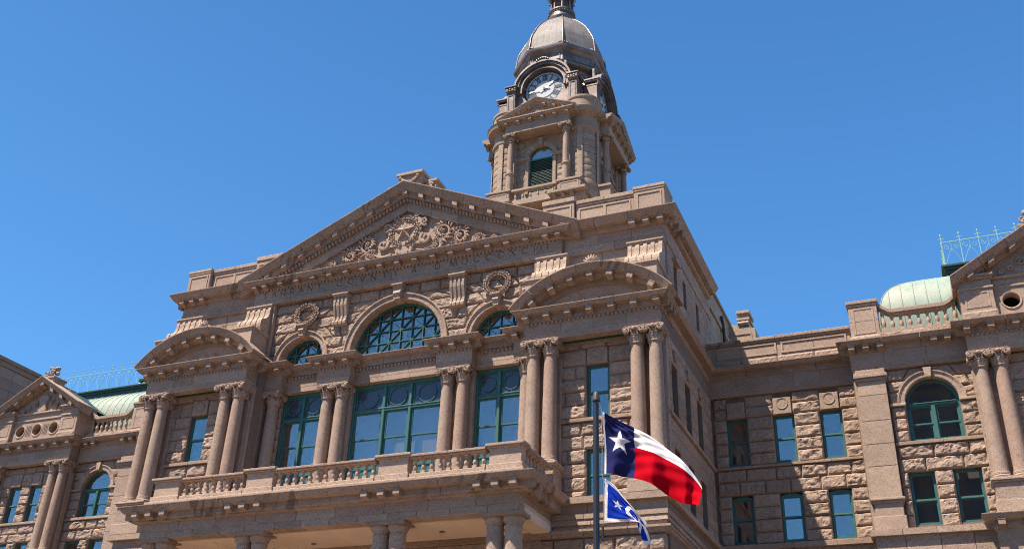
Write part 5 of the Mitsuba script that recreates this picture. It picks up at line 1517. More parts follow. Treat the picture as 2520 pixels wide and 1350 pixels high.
TS = ("tower_stone", "tower_stone", "tower_stone_pale")
tw = holder(C, "clock_tower")
put(tw, "base", box(-3.0, 3.0, TY - 3.0, TY + 3.0, 3.3, 12.6), "tower_stone")
put(tw, "core", box(-2.2, 2.2, TY - 2.2, TY + 2.2, 12.6, 19.4), "tower_stone")
put(tw, "core", box(-0.9, 0.9, TY - 2.45, TY - 2.2, 14.0, 17.3), "room_plaster")
TCOL = shared(shaft_mesh(1.9, 0.165, 0.15), "granite_pink", 40)
TDRUM = shared(lathe([(0.19, 0), (0.19, 0.9), (0.23, 0.94), (0.235, 1.0), (0.19, 1.06), (0.165, 1.1)], n=24), "tower_stone", 40)
TCAP = shared(capital(0.15, 0.36, 0.235), "tower_stone")
for k in range(4):
    P = lambda name, m, b=None, sm=False: put(tw, name, face(m, k), b or pick(*TS), sm)
    arch = Polygon([(0.66 * math.cos(t), 16.40 + 0.66 * math.sin(t)) for t in np.linspace(0, math.pi, 28)] + [(-0.66, 14.3), (0.66, 14.3)])
    P("portico_wall", sheet(sbox(-1.75, 13.0, 1.75, 17.75).difference(arch), -2.65, -2.3))
    # rough side stones and archivolt
    for q in (-1, 1):
        for i, z in enumerate(np.arange(14.2, 16.2, 0.4)):
            a, b = sorted((q * 0.84, q * 1.62))
            v, f = rock((a, b, a, b), (z, z + 0.4), front(0.0), 0.06, i * 3 + q + k, 0.1)
            P("stone", (v + np.array([0, -2.66, 0]), f))
        P("jamb", bevel(*sorted((q * 0.66, q * 0.84)), -2.74, -2.3, 14.2, 16.3))
        P("impost", bevel(*sorted((q * 0.62, q * 1.6)), -2.80, -2.3, 16.30, 16.48))
        P("roundel", (lambda u: (np.c_[q * 1.15 + u[0][:, 0], -2.68 - u[0][:, 2], 17.3 + u[0][:, 1]], u[1]))(lathe([(0, 0.03), (0.1, 0.05), (0.16, 0.02), (0.22, 0.05), (0.24, 0)], n=16)))
    for i in range(9):
        t = np.linspace(math.pi * i / 9 + 0.01, math.pi * (i + 1) / 9 - 0.01, 4)
        pts = [(0.66 * math.cos(a), 16.40 + 0.66 * math.sin(a)) for a in t] + [(0.92 * math.cos(a), 16.40 + 0.92 * math.sin(a)) for a in t[::-1]]
        P("voussoir", prism_xz(pts, -2.76, -2.4))
    P("keystone", prism_xz([(-0.09, 17.02), (0.09, 17.02), (0.13, 17.5), (-0.13, 17.5)], -2.86, -2.4))
    # louvred opening
    P("frame", sheet(arch.difference(arch.buffer(-0.06)), -2.60, -2.5), "teal_paint")
    P("louvre_rail", box(-0.62, 0.62, -2.6, -2.5, 16.28, 16.36), "teal_paint")
    for i in range(21):
        z = 14.36 + i * 0.092
        v, f = box(-0.61, 0.61, -2.60, -2.49, z, z + 0.018)
        v = v.copy()
        v[:, 2] += (v[:, 1] + 2.545) * 0.65
        P("louvre", (v, f), "teal_paint")
    hd = np.array(arch.buffer(-0.05).intersection(sbox(-1, 16.36, 1, 18)).exterior.coords)[:-1]
    P("pane", pane_sheet(np.c_[hd[:, 0], np.full(len(hd), -2.55), hd[:, 1]]), "window_glass")
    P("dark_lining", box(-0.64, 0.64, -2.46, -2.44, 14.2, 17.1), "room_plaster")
    # portico: columns, entablature, pediment
    for q in (-1, 1):
        o = face((np.array([[q * 1.53, -3.15, 14.30]]), np.zeros((0, 3), int)), k)[0][0]
        put_copy(tw, "column_drum", TDRUM, o)
        put_copy(tw, "column_shaft", TCOL, o + np.array([0, 0, 1.09]))
        put_copy(tw, "column_capital", TCAP, o + np.array([0, 0, 3.40]))
        P("pilaster", bevel(*sorted((q * 1.36, q * 1.74)), -2.8, -2.2, 13.9, 17.7))
        P("column_pier", bevel(*sorted((q * 1.30, q * 2.50)), -3.66, -2.6, 13.36, 13.93))
        P("pier_cap", bevel(*sorted((q * 1.22, q * 2.58)), -3.72, -2.55, 13.93, 14.05))
        P("panel_frame", ring_frame(*sorted((q * 1.42, q * 2.38)), 13.46, 13.85, -3.68, 0.05, 0.04))
        P("pier_ledge", bevel(*sorted((q * 1.0, q * 2.95)), -4.25, -2.5, 12.95, 13.1))
        P("pier_soffit", bevel(*sorted((q * 1.15, q * 2.8)), -3.95, -2.5, 12.6, 12.95))
        for u in (1.3, 1.75, 2.2):
            m = bracket_mesh(0.26, 0.17, 0.15, 1.0)
            P("bracket", (m[0] + np.array([q * u, -3.93, 12.98]), m[1]))
    P("entablature", cat(bevel(-1.78, 1.78, -3.42, -2.4, 17.70, 17.98), bevel(-1.75, 1.75, -3.40, -2.4, 17.98, 18.36)))
    P("cornice", cat(bevel(-2.05, 2.05, -3.69, -2.4, 18.46, 18.53), bevel(-2.0, 2.0, -3.64, -2.4, 18.38, 18.46), bevel(-1.83, 1.83, -3.47, -2.4, 18.30, 18.38)))
    for u in np.linspace(-1.7, 1.7, 6):
        m = bracket_mesh(0.20, 0.17, 0.15, 0.95)
        P("bracket", (m[0] + np.array([u, -3.42, 18.38]), m[1]))
    sl = (19.57 - 18.62) / 2.2
    P("gable", prism_xz([(-1.9, 18.5), (1.9, 18.5), (0, 18.5 + 1.9 * sl)], -3.36, -2.0))
    hold = []
    for q in (1, -1):
        for (xa, xb) in ((0.0, 0.75), (0.755, 1.5), (1.505, 2.2)):
            th = math.atan(sl)
            pr = np.array([(-0.9, 0.0), (0.27, 0.0), (0.27, -0.03), (0.24, -0.07), (0.17, -0.19), (0.05, -0.21), (0.0, -0.3), (-0.9, -0.3)])
            ra = np.c_[np.full(len(pr), q * xa), -3.42 - pr[:, 0], 19.57 - sl * xa + pr[:, 1] / math.cos(th)]
            rb_ = np.c_[np.full(len(pr), q * xb), -3.42 - pr[:, 0], 19.57 - sl * xb + pr[:, 1] / math.cos(th)]
            P("raking_stone", loft(ra, rb_, ear(pr)))
        for u in (0.42, 0.98, 1.5):
            m = bracket_mesh(0.17, 0.15, 0.15, 0.8)
            v = m[0] + np.array([q * u, -3.42, 19.57 - sl * u - 0.24])
            v[:, 2] -= q * sl * (v[:, 0] - q * u)
            P("bracket", (v, m[1]))
    P("gable_carving", cat(*[tube(spiral(q * 0.35, 18.72, 0.2, 0.03, 0.5, 1.4 * q, -3.38, 14), 0.05, 5) for q in (-1, 1)], blob((0, -3.38, 18.8), [0.2, 0.07, 0.22])))
    # balustrade between the piers
    P("balcony_rail", bevel(-1.24, 1.24, -3.62, -3.4, 13.90, 14.02))
    P("balcony_foot", bevel(-1.24, 1.24, -3.64, -2.6, 13.05, 13.34))
    for i in range(6):
        o = face((np.array([[-1.0 + 0.4 * i, -3.5, 13.34]]), np.zeros((0, 3), int)), k)[0][0]
        baluster(tw, o[0], o[1], 13.34, 13.90, "tower_stone_pale")
    # round corner turret
    o = face((np.array([[2.05, -2.05, 0.0]]), np.zeros((0, 3), int)), k)[0][0]
    put(tw, "turret_foot", lathe([(1.30, 12.9), (1.36, 12.98), (1.30, 13.08), (1.06, 13.1), (1.06, 13.95), (1.12, 14.0), (1.12, 14.1), (0.85, 14.14)], o[0], o[1], 36), "tower_stone", 40)
    for i in range(9):
        z = 14.12 + 0.395 * i
        put(tw, "turret_drum", lathe([(0.6, z + 0.006), (0.815, z + 0.006), (0.835, z + 0.03), (0.84, z + 0.2), (0.835, z + 0.365), (0.815, z + 0.389), (0.6, z + 0.389)], o[0], o[1], 36), pick(*TS), 40)
    for da in (-0.62, 0.62):
        ang = math.atan2(o[1] - TY, o[0]) + da
        put(tw, "turret_strip", lathe([(0.8, 14.2), (0.9, 14.2), (0.9, 17.55), (0.8, 17.55)], o[0], o[1], 6, ang - 0.16, ang + 0.16), "tower_stone_pale")
    put(tw, "turret_cap", lathe([(0.84, 17.5), (0.93, 17.56), (0.95, 17.68), (0.88, 17.72), (0.88, 18.34), (0.95, 18.40), (1.20, 18.46), (1.23, 18.62), (1.28, 18.70), (1.22, 18.75), (0.95, 18.8), (0.95, 19.45), (1.0, 19.5), (1.0, 19.62), (0.5, 19.66), (0, 19.66)], o[0], o[1], 36), "tower_stone", 40)
    for da in (-0.45, 0.45):
        ang = math.atan2(o[1] - TY, o[0]) + da
        m = bracket_mesh(0.24, 0.17, 0.15, 0.9)
        c, q = math.cos(ang + math.pi / 2), math.sin(ang + math.pi / 2)
        v = m[0] + np.array([0, -0.88, 18.52])
        put(tw, "bracket", (np.c_[o[0] + c * v[:, 0] - q * v[:, 1], o[1] + q * v[:, 0] + c * v[:, 1], v[:, 2]], m[1]), "tower_stone")

# copper clock stage
cs = holder(C, "clock_stage")
OCT = math.pi / 8


def octa(prof, b, name="band", sm=False):
    put(cs, name, lathe([(r / math.cos(OCT), z) for r, z in prof], 0, TY, 8, OCT, 2 * math.pi + OCT), b, sm)


octa([(2.15, 19.3), (2.15, 22.7)], "brown_copper", "drum")
octa([(2.15, 22.6), (2.42, 22.66), (2.46, 22.78), (2.34, 22.84)], "dome_copper", "band")
octa([(2.30, 22.82), (2.30, 23.55)], "brown_copper", "band")
octa([(2.30, 23.55), (2.36, 23.6), (2.40, 23.68), (2.50, 23.74), (2.53, 23.84), (2.545, 23.94), (2.4, 23.96), (2.0, 24.0)], "brown_copper", "cornice")
for i in range(8):
    a = i * math.pi / 4 - math.pi / 2
    m = cat(ring_frame(-0.82, 0.82, 22.98, 23.45, -2.335, 0.04, 0.05))
    v = m[0]
    c, q = math.cos(a + math.pi / 2), math.sin(a + math.pi / 2)
    put(cs, "panel_frame", (np.c_[c * v[:, 0] - q * v[:, 1], TY + q * v[:, 0] + c * v[:, 1], v[:, 2]], m[1]), "dome_copper")
    if i % 2:                                                # diagonal faces: hooded oval, corner post
        R = lambda m: (np.c_[c * m[0][:, 0] - q * m[0][:, 1], TY + q * m[0][:, 0] + c * m[0][:, 1], m[0][:, 2]], m[1])
        el = np.array([[0.52 * math.cos(t), -2.34, 21.95 + 0.34 * math.sin(t)] for t in np.linspace(0, 2 * math.pi, 25)])
        put(cs, "oval_frame", R(tube(el, 0.06, 6)), "dome_copper")
        put(cs, "oval_panel", R((lambda e: (e, ear(e[:, [0, 2]])))(el[:-1] + np.array([0, 0.04, 0]))), "dome_copper")
        put(cs, "diagonal_face", R(cat(bevel(-0.9, 0.9, -2.5, -2.0, 19.3, 21.15), bevel(-1.0, 1.0, -2.62, -2.0, 21.15, 21.3))), "brown_copper")
        q2 = np.array([[0, -2.5 - 0.35 * (1 - t) ** 2, 21.25 + 1.4 * t] for t in np.linspace(0, 1, 10)])
        for x in (-0.85, 0.85):
            put(cs, "scroll_buttress", R(tube(q2 + np.array([x, 0, 0]), np.linspace(0.17, 0.09, 10), 7)), "dome_copper", True)
NUM = ["XII", "I", "II", "III", "IIII", "V", "VI", "VII", "VIII", "IX", "X", "XI"]
for k in range(4):
    P = lambda parent, name, m, b, sm=False: put(parent, name, face(m, k), b, sm)
    half = [(1.62 * math.cos(t), 21.0 + 1.62 * math.sin(t)) for t in np.linspace(0, math.pi, 30)]
    P(cs, "barrel", sheet(Polygon(half + [(-1.62, 19.3), (1.62, 19.3)]).difference(Point(0, 21.0).buffer(1.19, 32)), -2.62, -1.6), "brown_copper")
    for r0, r1, y0 in ((1.20, 1.28, -2.74), (1.28, 1.42, -2.69), (1.42, 1.60, -2.80), (1.58, 1.68, -2.88)):
        t = np.linspace(-0.15, math.pi + 0.15, 40)
        pts = [(r0 * math.cos(a), 21.0 + r0 * math.sin(a)) for a in t] + [(r1 * math.cos(a), 21.0 + r1 * math.sin(a)) for a in t[::-1]]
        P(cs, "arch_ring", prism_xz(pts, y0, -2.5), pick("brown_copper", "dome_copper", "brown_copper"))
    for i in range(11):
        a = math.pi * (i + 0.5) / 11
        P(cs, "arch_joint", tube(np.array([[1.44 * math.cos(a), -2.80, 21 + 1.44 * math.sin(a)], [1.64 * math.cos(a), -2.88, 21 + 1.64 * math.sin(a)]]), 0.012, 4), "dome_copper")
    P(cs, "crest_ornament", cat(*[blob((0.11 * i, -2.86, 22.7 + 0.10 * math.cos(i * 0.6)), [0.07, 0.06, 0.09]) for i in range(-3, 4)]), "cap_bronze")
    for q in (-1, 1):
        P(cs, "pilaster", bevel(*sorted((q * 1.52, q * 2.02)), -2.86, -2.1, 19.3, 20.85, 0.03), "brown_copper")
        P(cs, "pilaster_panel", ring_frame(*sorted((q * 1.60, q * 1.94)), 19.5, 20.72, -2.89, 0.04, 0.04), "dome_copper")
        P(cs, "pilaster_capital", cat(bevel(*sorted((q * 1.46, q * 2.08)), -2.94, -2.1, 21.10, 21.2, 0.02), bevel(*sorted((q * 1.42, q * 2.12)), -3.0, -2.1, 21.2, 21.28, 0.02), bevel(*sorted((q * 1.5, q * 2.04)), -2.9, -2.1, 20.85, 20.93, 0.02),
                                      *[blob((q * 1.77 + dx, -2.90, 21.02 + dz), [0.09, 0.08, 0.07]) for dx in (-0.22, -0.07, 0.08, 0.22) for dz in (-0.05, 0.05)]), "brown_copper")
    ck = holder(C, "clock")
    P(ck, "dial", prism_xz([(1.20 * math.cos(t), 21.0 + 1.20 * math.sin(t)) for t in np.linspace(0, 2 * math.pi, 65)[:-1]], -2.42, -2.3), "clock_grey")
    P(ck, "centre_disc", prism_xz([(0.56 * math.cos(t), 21.0 + 0.56 * math.sin(t)) for t in np.linspace(0, 2 * math.pi, 49)[:-1]], -2.432, -2.4), "clock_white")

    def band(r0, r1, y, b, name):
        P(ck, name, sheet(Point(0, 21.0).buffer(r1, 32).difference(Point(0, 21.0).buffer(r0, 32)), y, y + 0.02), b)
    band(1.09, 1.20, -2.435, "clock_iron", "rim")
    band(0.955, 0.975, -2.437, "clock_iron", "ring")
    band(0.55, 0.575, -2.440, "clock_iron", "ring")
    ms = []
    for i in range(60):
        a = i * math.pi / 30
        c, q = math.cos(a), math.sin(a)
        v, f = box(-0.022, 0.022, -2.436, -2.41, 0.985, 1.075)
        ms.append((np.c_[c * v[:, 0] + q * v[:, 2], v[:, 1], 21.0 - q * v[:, 0] + c * v[:, 2]], f))
    kk = P(ck, "minute_marks", cat(*ms), "clock_white")
    labels[[x for x in scene if x.startswith(ck + "__minute_marks")][0]] = {"label": "ring of pale minute marks", "kind": "stuff"}
    for i, nm in enumerate(NUM):
        ms, wds = [], {"I": 0.075, "V": 0.14, "X": 0.14}
        tot = sum(wds[ch] for ch in nm)
        x = -tot / 2
        for ch in nm:
            w = wds[ch]
            cxx = x + w / 2
            if ch == "I":
                bars = [(cxx, cxx, 0.026)]
            elif ch == "V":
                bars = [(cxx, cxx - 0.05, 0.026), (cxx, cxx + 0.05, 0.018)]
            else:
                bars = [(cxx - 0.05, cxx + 0.05, 0.026), (cxx + 0.05, cxx - 0.05, 0.018)]
            for lo, hi, hw in bars:
                v = np.array([[lo - hw, y, 0.60] if e == 0 else [lo + hw, y, 0.60] if e == 1 else [hi + hw, y, 0.94] if e == 2 else [hi - hw, y, 0.94] for y in (-2.440 - 0.001 * len(ms), -2.41) for e in range(4)])
                f = tri([[0, 1, 2, 3], [7, 6, 5, 4], [0, 4, 5, 1], [1, 5, 6, 2], [2, 6, 7, 3], [3, 7, 4, 0]])
                ms.append((v, f))
            x += w
        v, f = cat(*ms)
        a = i * math.pi / 6
        c, q = math.cos(a), math.sin(a)
        P(ck, "numeral", (np.c_[c * v[:, 0] + q * v[:, 2], v[:, 1], 21.0 - q * v[:, 0] + c * v[:, 2]], f), "clock_iron")
        ge = [(-0.27, 0.60), (0.27, 0.60), (0.245, 0.945), (-0.245, 0.945)]
    for ang, ln, wd, y in ((math.radians(52), 0.68, 0.055, -2.47), (math.radians(264), 1.04, 0.04, -2.485)):
        pts = np.array([(-wd, -0.3), (wd, -0.3), (wd * 0.9, ln * 0.7), (wd * 1.6, ln * 0.74), (0, ln), (-wd * 1.6, ln * 0.74), (-wd * 0.9, ln * 0.7)])
        c, q = math.cos(ang), math.sin(ang)
        P(ck, "hand", prism_xz(np.c_[c * pts[:, 0] + q * pts[:, 1], 21.0 - q * pts[:, 0] + c * pts[:, 1]], y, y + 0.012), "hand_gilt")
    P(ck, "hub", prism_xz([(0.07 * math.cos(t), 21.0 + 0.07 * math.sin(t)) for t in np.linspace(0, 2 * math.pi, 17)[:-1]], -2.5, -2.4), "clock_iron")

# dome and lantern
dmk = holder(C, "dome")
DP = [(2.60, 23.96), (2.53, 24.35), (2.47, 24.92), (2.36, 25.28), (2.21, 25.6), (2.03, 26.0), (1.82, 26.36), (1.60, 26.68), (1.36, 26.97), (1.14, 27.22), (0.93, 27.42), (0.75, 27.58)]
for i in range(8):
    a0, a1 = OCT + i * math.pi / 4, OCT + (i + 1) * math.pi / 4
    nst = 8
    V = []
    for r, z in DP:
        p0 = np.array([r * math.cos(a0), TY + r * math.sin(a0), z])
        p1 = np.array([r * math.cos(a1), TY + r * math.sin(a1), z])
        for j in range(nst + 1):
            t = j / nst
            V.append(p0 + (p1 - p0) * t + np.array([math.cos((a0 + a1) / 2), math.sin((a0 + a1) / 2), 0]) * 0.05 * r / 2.5 * (1 - (2 * t - 1) ** 2))
    F = [[q * (nst + 1) + j, q * (nst + 1) + j + 1, (q + 1) * (nst + 1) + j + 1, (q + 1) * (nst + 1) + j] for q in range(len(DP) - 1) for j in range(nst)]
    put(dmk, "panel", (np.array(V), tri(F)), "dome_copper", True)
    put(dmk, "rib", tube(np.array([(1.012 * r * math.cos(a0), TY + 1.012 * r * math.sin(a0), z) for r, z in DP]), np.linspace(0.055, 0.035, len(DP)), 7), "brown_copper", True)
    for t in (0.2, 0.4, 0.6, 0.8):
        put(dmk, "seam", tube(np.array([np.array([r * math.cos(a0), TY + r * math.sin(a0), z]) * (1 - t) + np.array([r * math.cos(a1), TY + r * math.sin(a1), z]) * t
                                        + np.array([math.cos((a0 + a1) / 2), math.sin((a0 + a1) / 2), 0]) * (0.05 * r / 2.5 * (1 - (2 * t - 1) ** 2)) for r, z in DP]), 0.004, 4), "dome_copper", True)
    for j in range(-2, 3):
        a = a0 + 0.05 * j
        put(dmk, "foot_ornament", blob((2.56 * math.cos(a), TY + 2.56 * math.sin(a), 24.02 + 0.1 * (2 - abs(j)) * 0.6), [0.07, 0.07, 0.08]), "cap_bronze")
ln = holder(C, "lantern")
put(ln, "foot", lathe([(0.72, 27.5), (0.80, 27.7), (0.80, 27.85), (0.72, 27.95), (0.72, 28.2), (0.80, 28.26), (0.80, 28.34), (0.5, 28.36)], 0, TY, 32), "brown_copper", 40)
put(ln, "bead_ring", cat(*[blob((0.80 * math.cos(a), TY + 0.80 * math.sin(a), 28.08), [0.045] * 3) for a in np.linspace(0, 2 * math.pi, 33)[:-1]]), "dome_copper")
put(ln, "core", lathe([(0.36, 28.3), (0.36, 29.6)], 0, TY, 16), "room_plaster")
for i in range(8):
    a = OCT + i * math.pi / 4
    put(ln, "column", lathe([(0.09, 28.34), (0.09, 28.42), (0.065, 28.46), (0.06, 29.25), (0.09, 29.3), (0.10, 29.4)], 0.62 * math.cos(a), TY + 0.62 * math.sin(a), 12), "brown_copper", 40)
    put(ln, "boss", blob((0.72 * math.cos(a), TY + 0.72 * math.sin(a), 29.1), [0.06] * 3), "brown_copper")
put(ln, "cornice", lathe([(0.55, 29.38), (0.72, 29.4), (0.80, 29.5), (0.86, 29.62), (0.84, 29.7), (0.70, 29.76), (0.66, 30.0), (0.55, 30.4), (0.35, 30.75), (0.1, 30.95), (0.04, 31.8), (0, 31.85)], 0, TY, 32), "brown_copper", 40)

# ------------------------------------------------------------------ the neighbour at the far left
nb = holder("", "office_building")
labels[nb] = {"label": "plain beige stone-clad building edge behind the courthouse at the far left", "category": "building"}
put(nb, "wall", box(-60, -33.05, 4.0, 45, -15.18, 8.5), "mortar")
put(nb, "coping", cat(box(-60, -32.85, 3.9, 45, 8.80, 9.0), box(-60, -32.95, 3.95, 45, 8.5, 8.80)), "tile_beige_dark")
for r in range(7):
    for c in range(9):
        y0, z1 = 8.0 + c * 1.15, 8.48 - r * 0.62
        put(nb, "stone_panel", box(-33.06, -33.0 + 0.004 * rng.random(), y0 + 0.01, y0 + 1.14, z1 - 0.61, z1 - 0.01), pick("tile_beige", "tile_beige", "tile_beige_dark"))
put(nb, "medallion", on(flank(-33.0, 1), (lambda u: (np.c_[12.35 + u[0][:, 0], -u[0][:, 2], 7.72 + u[0][:, 1]], u[1]))(lathe([(0, 0.03), (0.13, 0.03), (0.16, 0.06), (0.24, 0.06), (0.27, 0.0)], n=20))), "tile_beige_dark")

# the tall block across the street, behind the photographer: the right-hand windows mirror it
ob = holder("", "tower_block")
labels[ob] = {"label": "tall dark office block across the street, seen only as a reflection", "category": "building"}
put(ob, "wall", box(11.5, 46, -84, -62, -15.18, 40), "block_stone")
for r in range(24):
    for c in range(11):
        put(ob, "window", box(12.6 + c * 3.1, 14.6 + c * 3.1, -62.2, -61.93, -11 + r * 2.1, -9.6 + r * 2.1), "window_tint")
# ------------------------------------------------------------------ ground
put("", "ground", box(-900, 900, -900, 900, -16.0, -15.1876), "paving")
labels["ground"] = {"label": "tan paved ground in front of the courthouse", "kind": "structure"}
put("", "street", box(-900, 900, -75, -33, -15.1875, -15.182), "asphalt")
labels["street"] = {"label": "asphalt street before the courthouse", "kind": "structure"}

# ------------------------------------------------------------------ flagpole and flags
FY = -11.0
fp = holder("", "flagpole")
labels[fp] = {"label": "slim black flagpole with a bronze cap standing in front of the right bay", "category": "flagpole"}
put(fp, "mast", lathe([(0.062, -15.19), (0.046, -7.82), (0, -7.82)], 11.30, FY, 20), "pole_paint", 40)
put(fp, "cap", lathe([(0.0, -7.86), (0.066, -7.87), (0.069, -7.84), (0.056, -7.80), (0.052, -7.735), (0.035, -7.715), (0, -7.715)], 11.305, FY, 20), "cap_bronze", 40)
q = np.array([[11.34, FY - 0.03, -7.90], [11.385, FY - 0.01, -7.98], [11.405, FY, -8.06]])
put(fp, "halyard", tube(q, 0.006, 5), "rope")
put(fp, "halyard", tube(np.array([[11.40, FY, -8.06], [11.405, FY, -8.6], [11.40, FY, -9.12], [11.42, FY, -9.22]]), 0.006, 5), "rope")
put(fp, "halyard", tube(np.array([[11.42, FY, -9.20], [11.415, FY, -9.9], [11.40, FY, -10.3], [11.33, FY, -10.5]]), 0.006, 5), "rope")
put(fp, "halyard_weight", lathe([(0, -9.93), (0.012, -9.935), (0.02, -9.95), (0.02, -10.16), (0.012, -10.18), (0, -10.18)], 11.402, FY, 10), "pole_paint", 40)


def spline(pts, t):
    from scipy.interpolate import PchipInterpolator
    p = np.asarray(pts, float)
    return np.stack([PchipInterpolator(p[:, 0], p[:, i])(t) for i in range(1, p.shape[1])], -1)


def cloth(rows, nu, nv, ripple):
    """rows: list of (v, [(u, x, y, z), ...]); a sheet through them, with ripples in depth."""
    u, v = np.linspace(0, 1, nu + 1), np.linspace(0, 1, nv + 1)
    R = np.array([spline(r, u) for _, r in rows])
    vs = np.array([a for a, _ in rows])
    G = np.zeros((nu + 1, nv + 1, 3))
    for i in range(nu + 1):
        if len(vs) == 3:
            L0 = (v - vs[1]) * (v - vs[2]) / ((vs[0] - vs[1]) * (vs[0] - vs[2]))
            L1 = (v - vs[0]) * (v - vs[2]) / ((vs[1] - vs[0]) * (vs[1] - vs[2]))
            L2 = (v - vs[0]) * (v - vs[1]) / ((vs[2] - vs[0]) * (vs[2] - vs[1]))
            G[i] = L0[:, None] * R[0, i] + L1[:, None] * R[1, i] + L2[:, None] * R[2, i]
        else:
            G[i] = (1 - v)[:, None] * R[0, i] + v[:, None] * R[1, i]
    U, V = np.meshgrid(u, v, indexing="ij")
    G[..., 1] += ripple(U, V)
    idx = np.arange((nu + 1) * (nv + 1)).reshape(nu + 1, nv + 1)
    f = np.stack([idx[:-1, :-1].ravel(), idx[:-1, 1:].ravel(), idx[1:, 1:].ravel(), idx[1:, :-1].ravel()], 1)
    return G.reshape(-1, 3), tri(f), np.c_[U.ravel(), V.ravel()], G


def star_mask(x, y, r):
    """1 inside a five-pointed star of radius r about the origin, y up."""
    inside = mi.Float(0)
    for i in range(5):
        a = math.pi / 2 + i * 2 * math.pi / 5
        d = x * math.cos(a) + y * math.sin(a)
        inside += dr.select(d < r * 0.309, 1.0, 0.0)
    return dr.select(inside >= 3.5, 1.0, 0.0)


def state_print(p, n, uv):
    u, v = uv.x, uv.y
    blue, white, red = mi.Color3f(0.022, 0.026, 0.105), mi.Color3f(0.68, 0.68, 0.70), mi.Color3f(0.40, 0.003, 0.012)
    c = dr.select(v < 0.5, white, red)
    s = star_mask((u - 0.178) * 1.75 / 0.93, -(v - 0.49), 0.235)
    b = dr.select(s > 0.5, white, blue)
    c = dr.select(u < 1 / 3, b, c)
    return dr.select(u < 0.022, white, c)


def county_print(p, n, uv):
    u, v = uv.x, uv.y
    blue, white = mi.Color3f(0.009, 0.034, 0.35), mi.Color3f(0.66, 0.67, 0.70)
    x, y = (u - 0.62) * 1.6, -(v - 0.5)
    r = dr.sqrt(x * x + y * y)
    c = dr.select((r > 0.29) & (r < 0.40), white, blue)
    c = dr.select(star_mask((u - 0.235) * 1.55, -(v - 0.47), 0.145) > 0.5, white, c)
    c = dr.select(star_mask(x, y + 0.02, 0.16) > 0.5, white, c)
    edge = dr.minimum(dr.minimum(u * 1.6, (1 - u) * 1.6), dr.minimum(v, 1 - v))
    return dr.select(edge < 0.085, white, c)


def flag_cloth(fn):
    c = mikit.proc(fn)
    return {"type": "principledthin", "base_color": c, "roughness": 0.6, "diff_trans": 0.55, "spec_trans": 0.0, "sheen": 0.2}


scene["state_flag_cloth"] = flag_cloth(state_print)
scene["county_flag_cloth"] = flag_cloth(county_print)
Y = FY
top = [(0, 11.41, -11, -8.06), (0.1, 11.581, -11.02, -8.178), (0.2, 11.739, -10.98, -8.272), (0.333333, 11.921, -10.9, -8.362), (0.5, 12.162, -10.86, -8.508), (0.65, 12.394, -10.74, -8.698), (0.8, 12.604, -10.6, -8.885), (0.9, 12.709, -10.52, -9.044), (1, 12.856, -10.58, -9.3)]
mid = [(0, 11.43, -11, -8.58), (0.1, 11.563, -10.93, -8.574), (0.2, 11.749, -11.03, -8.641), (0.333333, 11.928, -10.96, -8.701), (0.5, 12.236, -11.06, -8.851), (0.65, 12.445, -10.9, -8.956), (0.8, 12.706, -10.9, -9.137), (0.9, 12.83, -10.78, -9.26), (1, 12.941, -10.8, -9.424)]
bot = [(0, 11.43, -11, -9.11), (0.1, 11.589, -11.06, -9.14), (0.2, 11.69, -10.9, -9.147), (0.333333, 11.92, -11, -9.23), (0.5, 12.249, -11.18, -9.407), (0.65, 12.455, -10.98, -9.544), (0.8, 12.729, -11.12, -9.715), (0.9, 12.806, -10.94, -9.692), (1, 12.949, -11.02, -9.776)]
rip = lambda u, v: 0.042 * np.sin(12.0 * u + 4.5 * v + 0.6) * np.clip(u * 3, 0, 1) * (0.4 + v) + 0.016 * np.sin(27 * u - 10 * v) * np.clip(u * 2, 0, 1) * v + 0.012 * np.sin(22 * (u * 0.8 + v * 1.4)) * np.clip(4 * u, 0, 1) + 0.028 * np.sin(22 * np.arctan2(v + 0.02, u + 0.04)) * np.exp(-3.2 * u)
v_, f_, uv_, _ = cloth([(0, top), (0.5, mid), (1, bot)], 110, 60, rip)
put("", "state_flag", (v_, f_), "state_flag_cloth", True, uv=uv_)
labels["state_flag"] = {"label": "large red, white and blue flag with one white star, flying from the flagpole", "category": "flag"}
top = [(0, 11.44, -11, -9.19), (0.15, 11.585, -11, -9.3), (0.35, 11.728, -10.96, -9.488), (0.55, 11.871, -10.9, -9.671), (0.7, 11.968, -10.78, -9.798), (0.82, 12.011, -10.68, -9.841), (0.92, 12.01, -10.64, -9.871), (1, 11.999, -10.64, -9.922)]
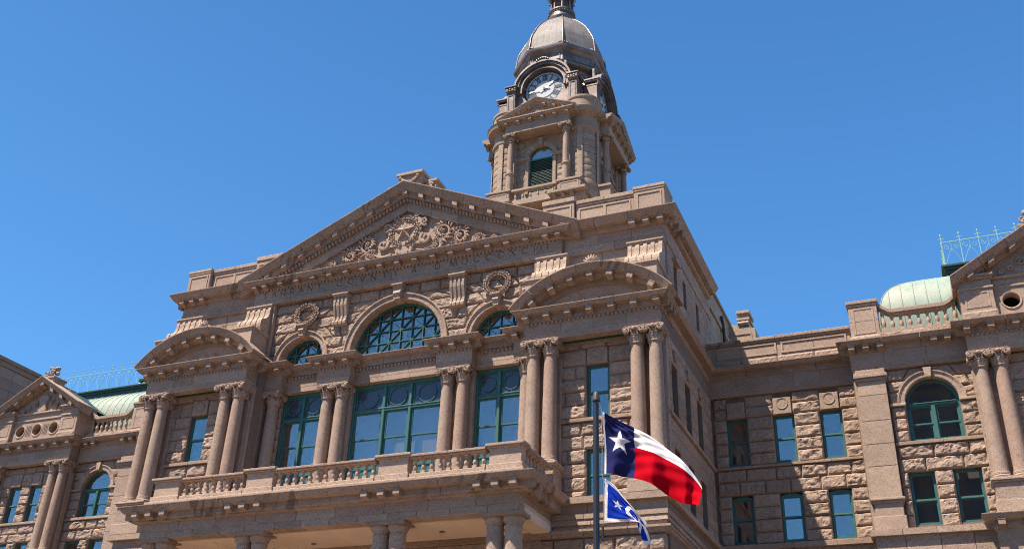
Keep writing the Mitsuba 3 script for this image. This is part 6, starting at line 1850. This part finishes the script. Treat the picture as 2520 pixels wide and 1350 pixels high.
mid = [(0, 11.44, -11, -9.53), (0.15, 11.579, -11.03, -9.609), (0.35, 11.764, -11.03, -9.719), (0.52, 11.894, -10.98, -9.794), (0.66, 11.926, -10.9, -9.872), (0.78, 11.924, -10.84, -9.956), (0.9, 11.959, -10.82, -10.082), (1, 11.994, -10.82, -10.189)]
bot = [(0, 11.435, -11, -9.875), (0.15, 11.576, -11.02, -9.896), (0.35, 11.785, -11.05, -9.914), (0.52, 11.959, -11.1, -9.938), (0.64, 12.053, -11.08, -9.977), (0.76, 12.111, -11.04, -10.051), (0.88, 12.139, -10.98, -10.145), (1, 12.154, -10.94, -10.255)]
rip2 = lambda u, v: 0.020 * np.sin(14 * u + 8 * v) * np.clip(u * 3, 0, 1) * (1 - u) + 0.012 * np.sin(30 * v - 9 * u) * np.clip(u * 3, 0, 1) * (1 - u) + 0.014 * np.sin(20 * np.arctan2(v + 0.02, u + 0.04)) * np.exp(-3 * u)
v_, f_, uv_, G = cloth([(0, top), (0.5, mid), (1, bot)], 110, 60, rip2)
cf = put("", "county_flag", (v_, f_), "county_flag_cloth", True, uv=uv_)
labels["county_flag"] = {"label": "smaller royal blue flag with white border and ring emblem, below the larger flag", "category": "flag"}
# small lettering round the lower half of the ring, lying on the cloth
from scipy.interpolate import RegularGridInterpolator
GI = [RegularGridInterpolator((np.linspace(0, 1, 111), np.linspace(0, 1, 61)), G[..., i], bounds_error=False, fill_value=None) for i in range(3)]
scene["letter_blue"] = plain((0.012, 0.03, 0.20), 0.7)
for i, ch in enumerate("COUNTY"):
    tm = meshkit.text_mesh(ch, 0.06, 0.002)
    a = math.radians(205 + i * 26)
    w = np.array(tm.vertices)
    w[:, 0] -= w[:, 0].mean()
    rr = 0.315 + (0.06 - w[:, 1]) * 1.0
    aa = a + w[:, 0] / 0.345
    uu, vv = 0.62 + rr * np.cos(aa) / 1.6, 0.5 - rr * np.sin(aa)
    P3 = np.stack([g(np.c_[uu, vv]) for g in GI], -1)
    P3[:, 1] += -0.004 - 0.002 * (w[:, 2] > 0.001)
    put("county_flag", "letter", (P3, np.array(tm.faces)), "letter_blue")
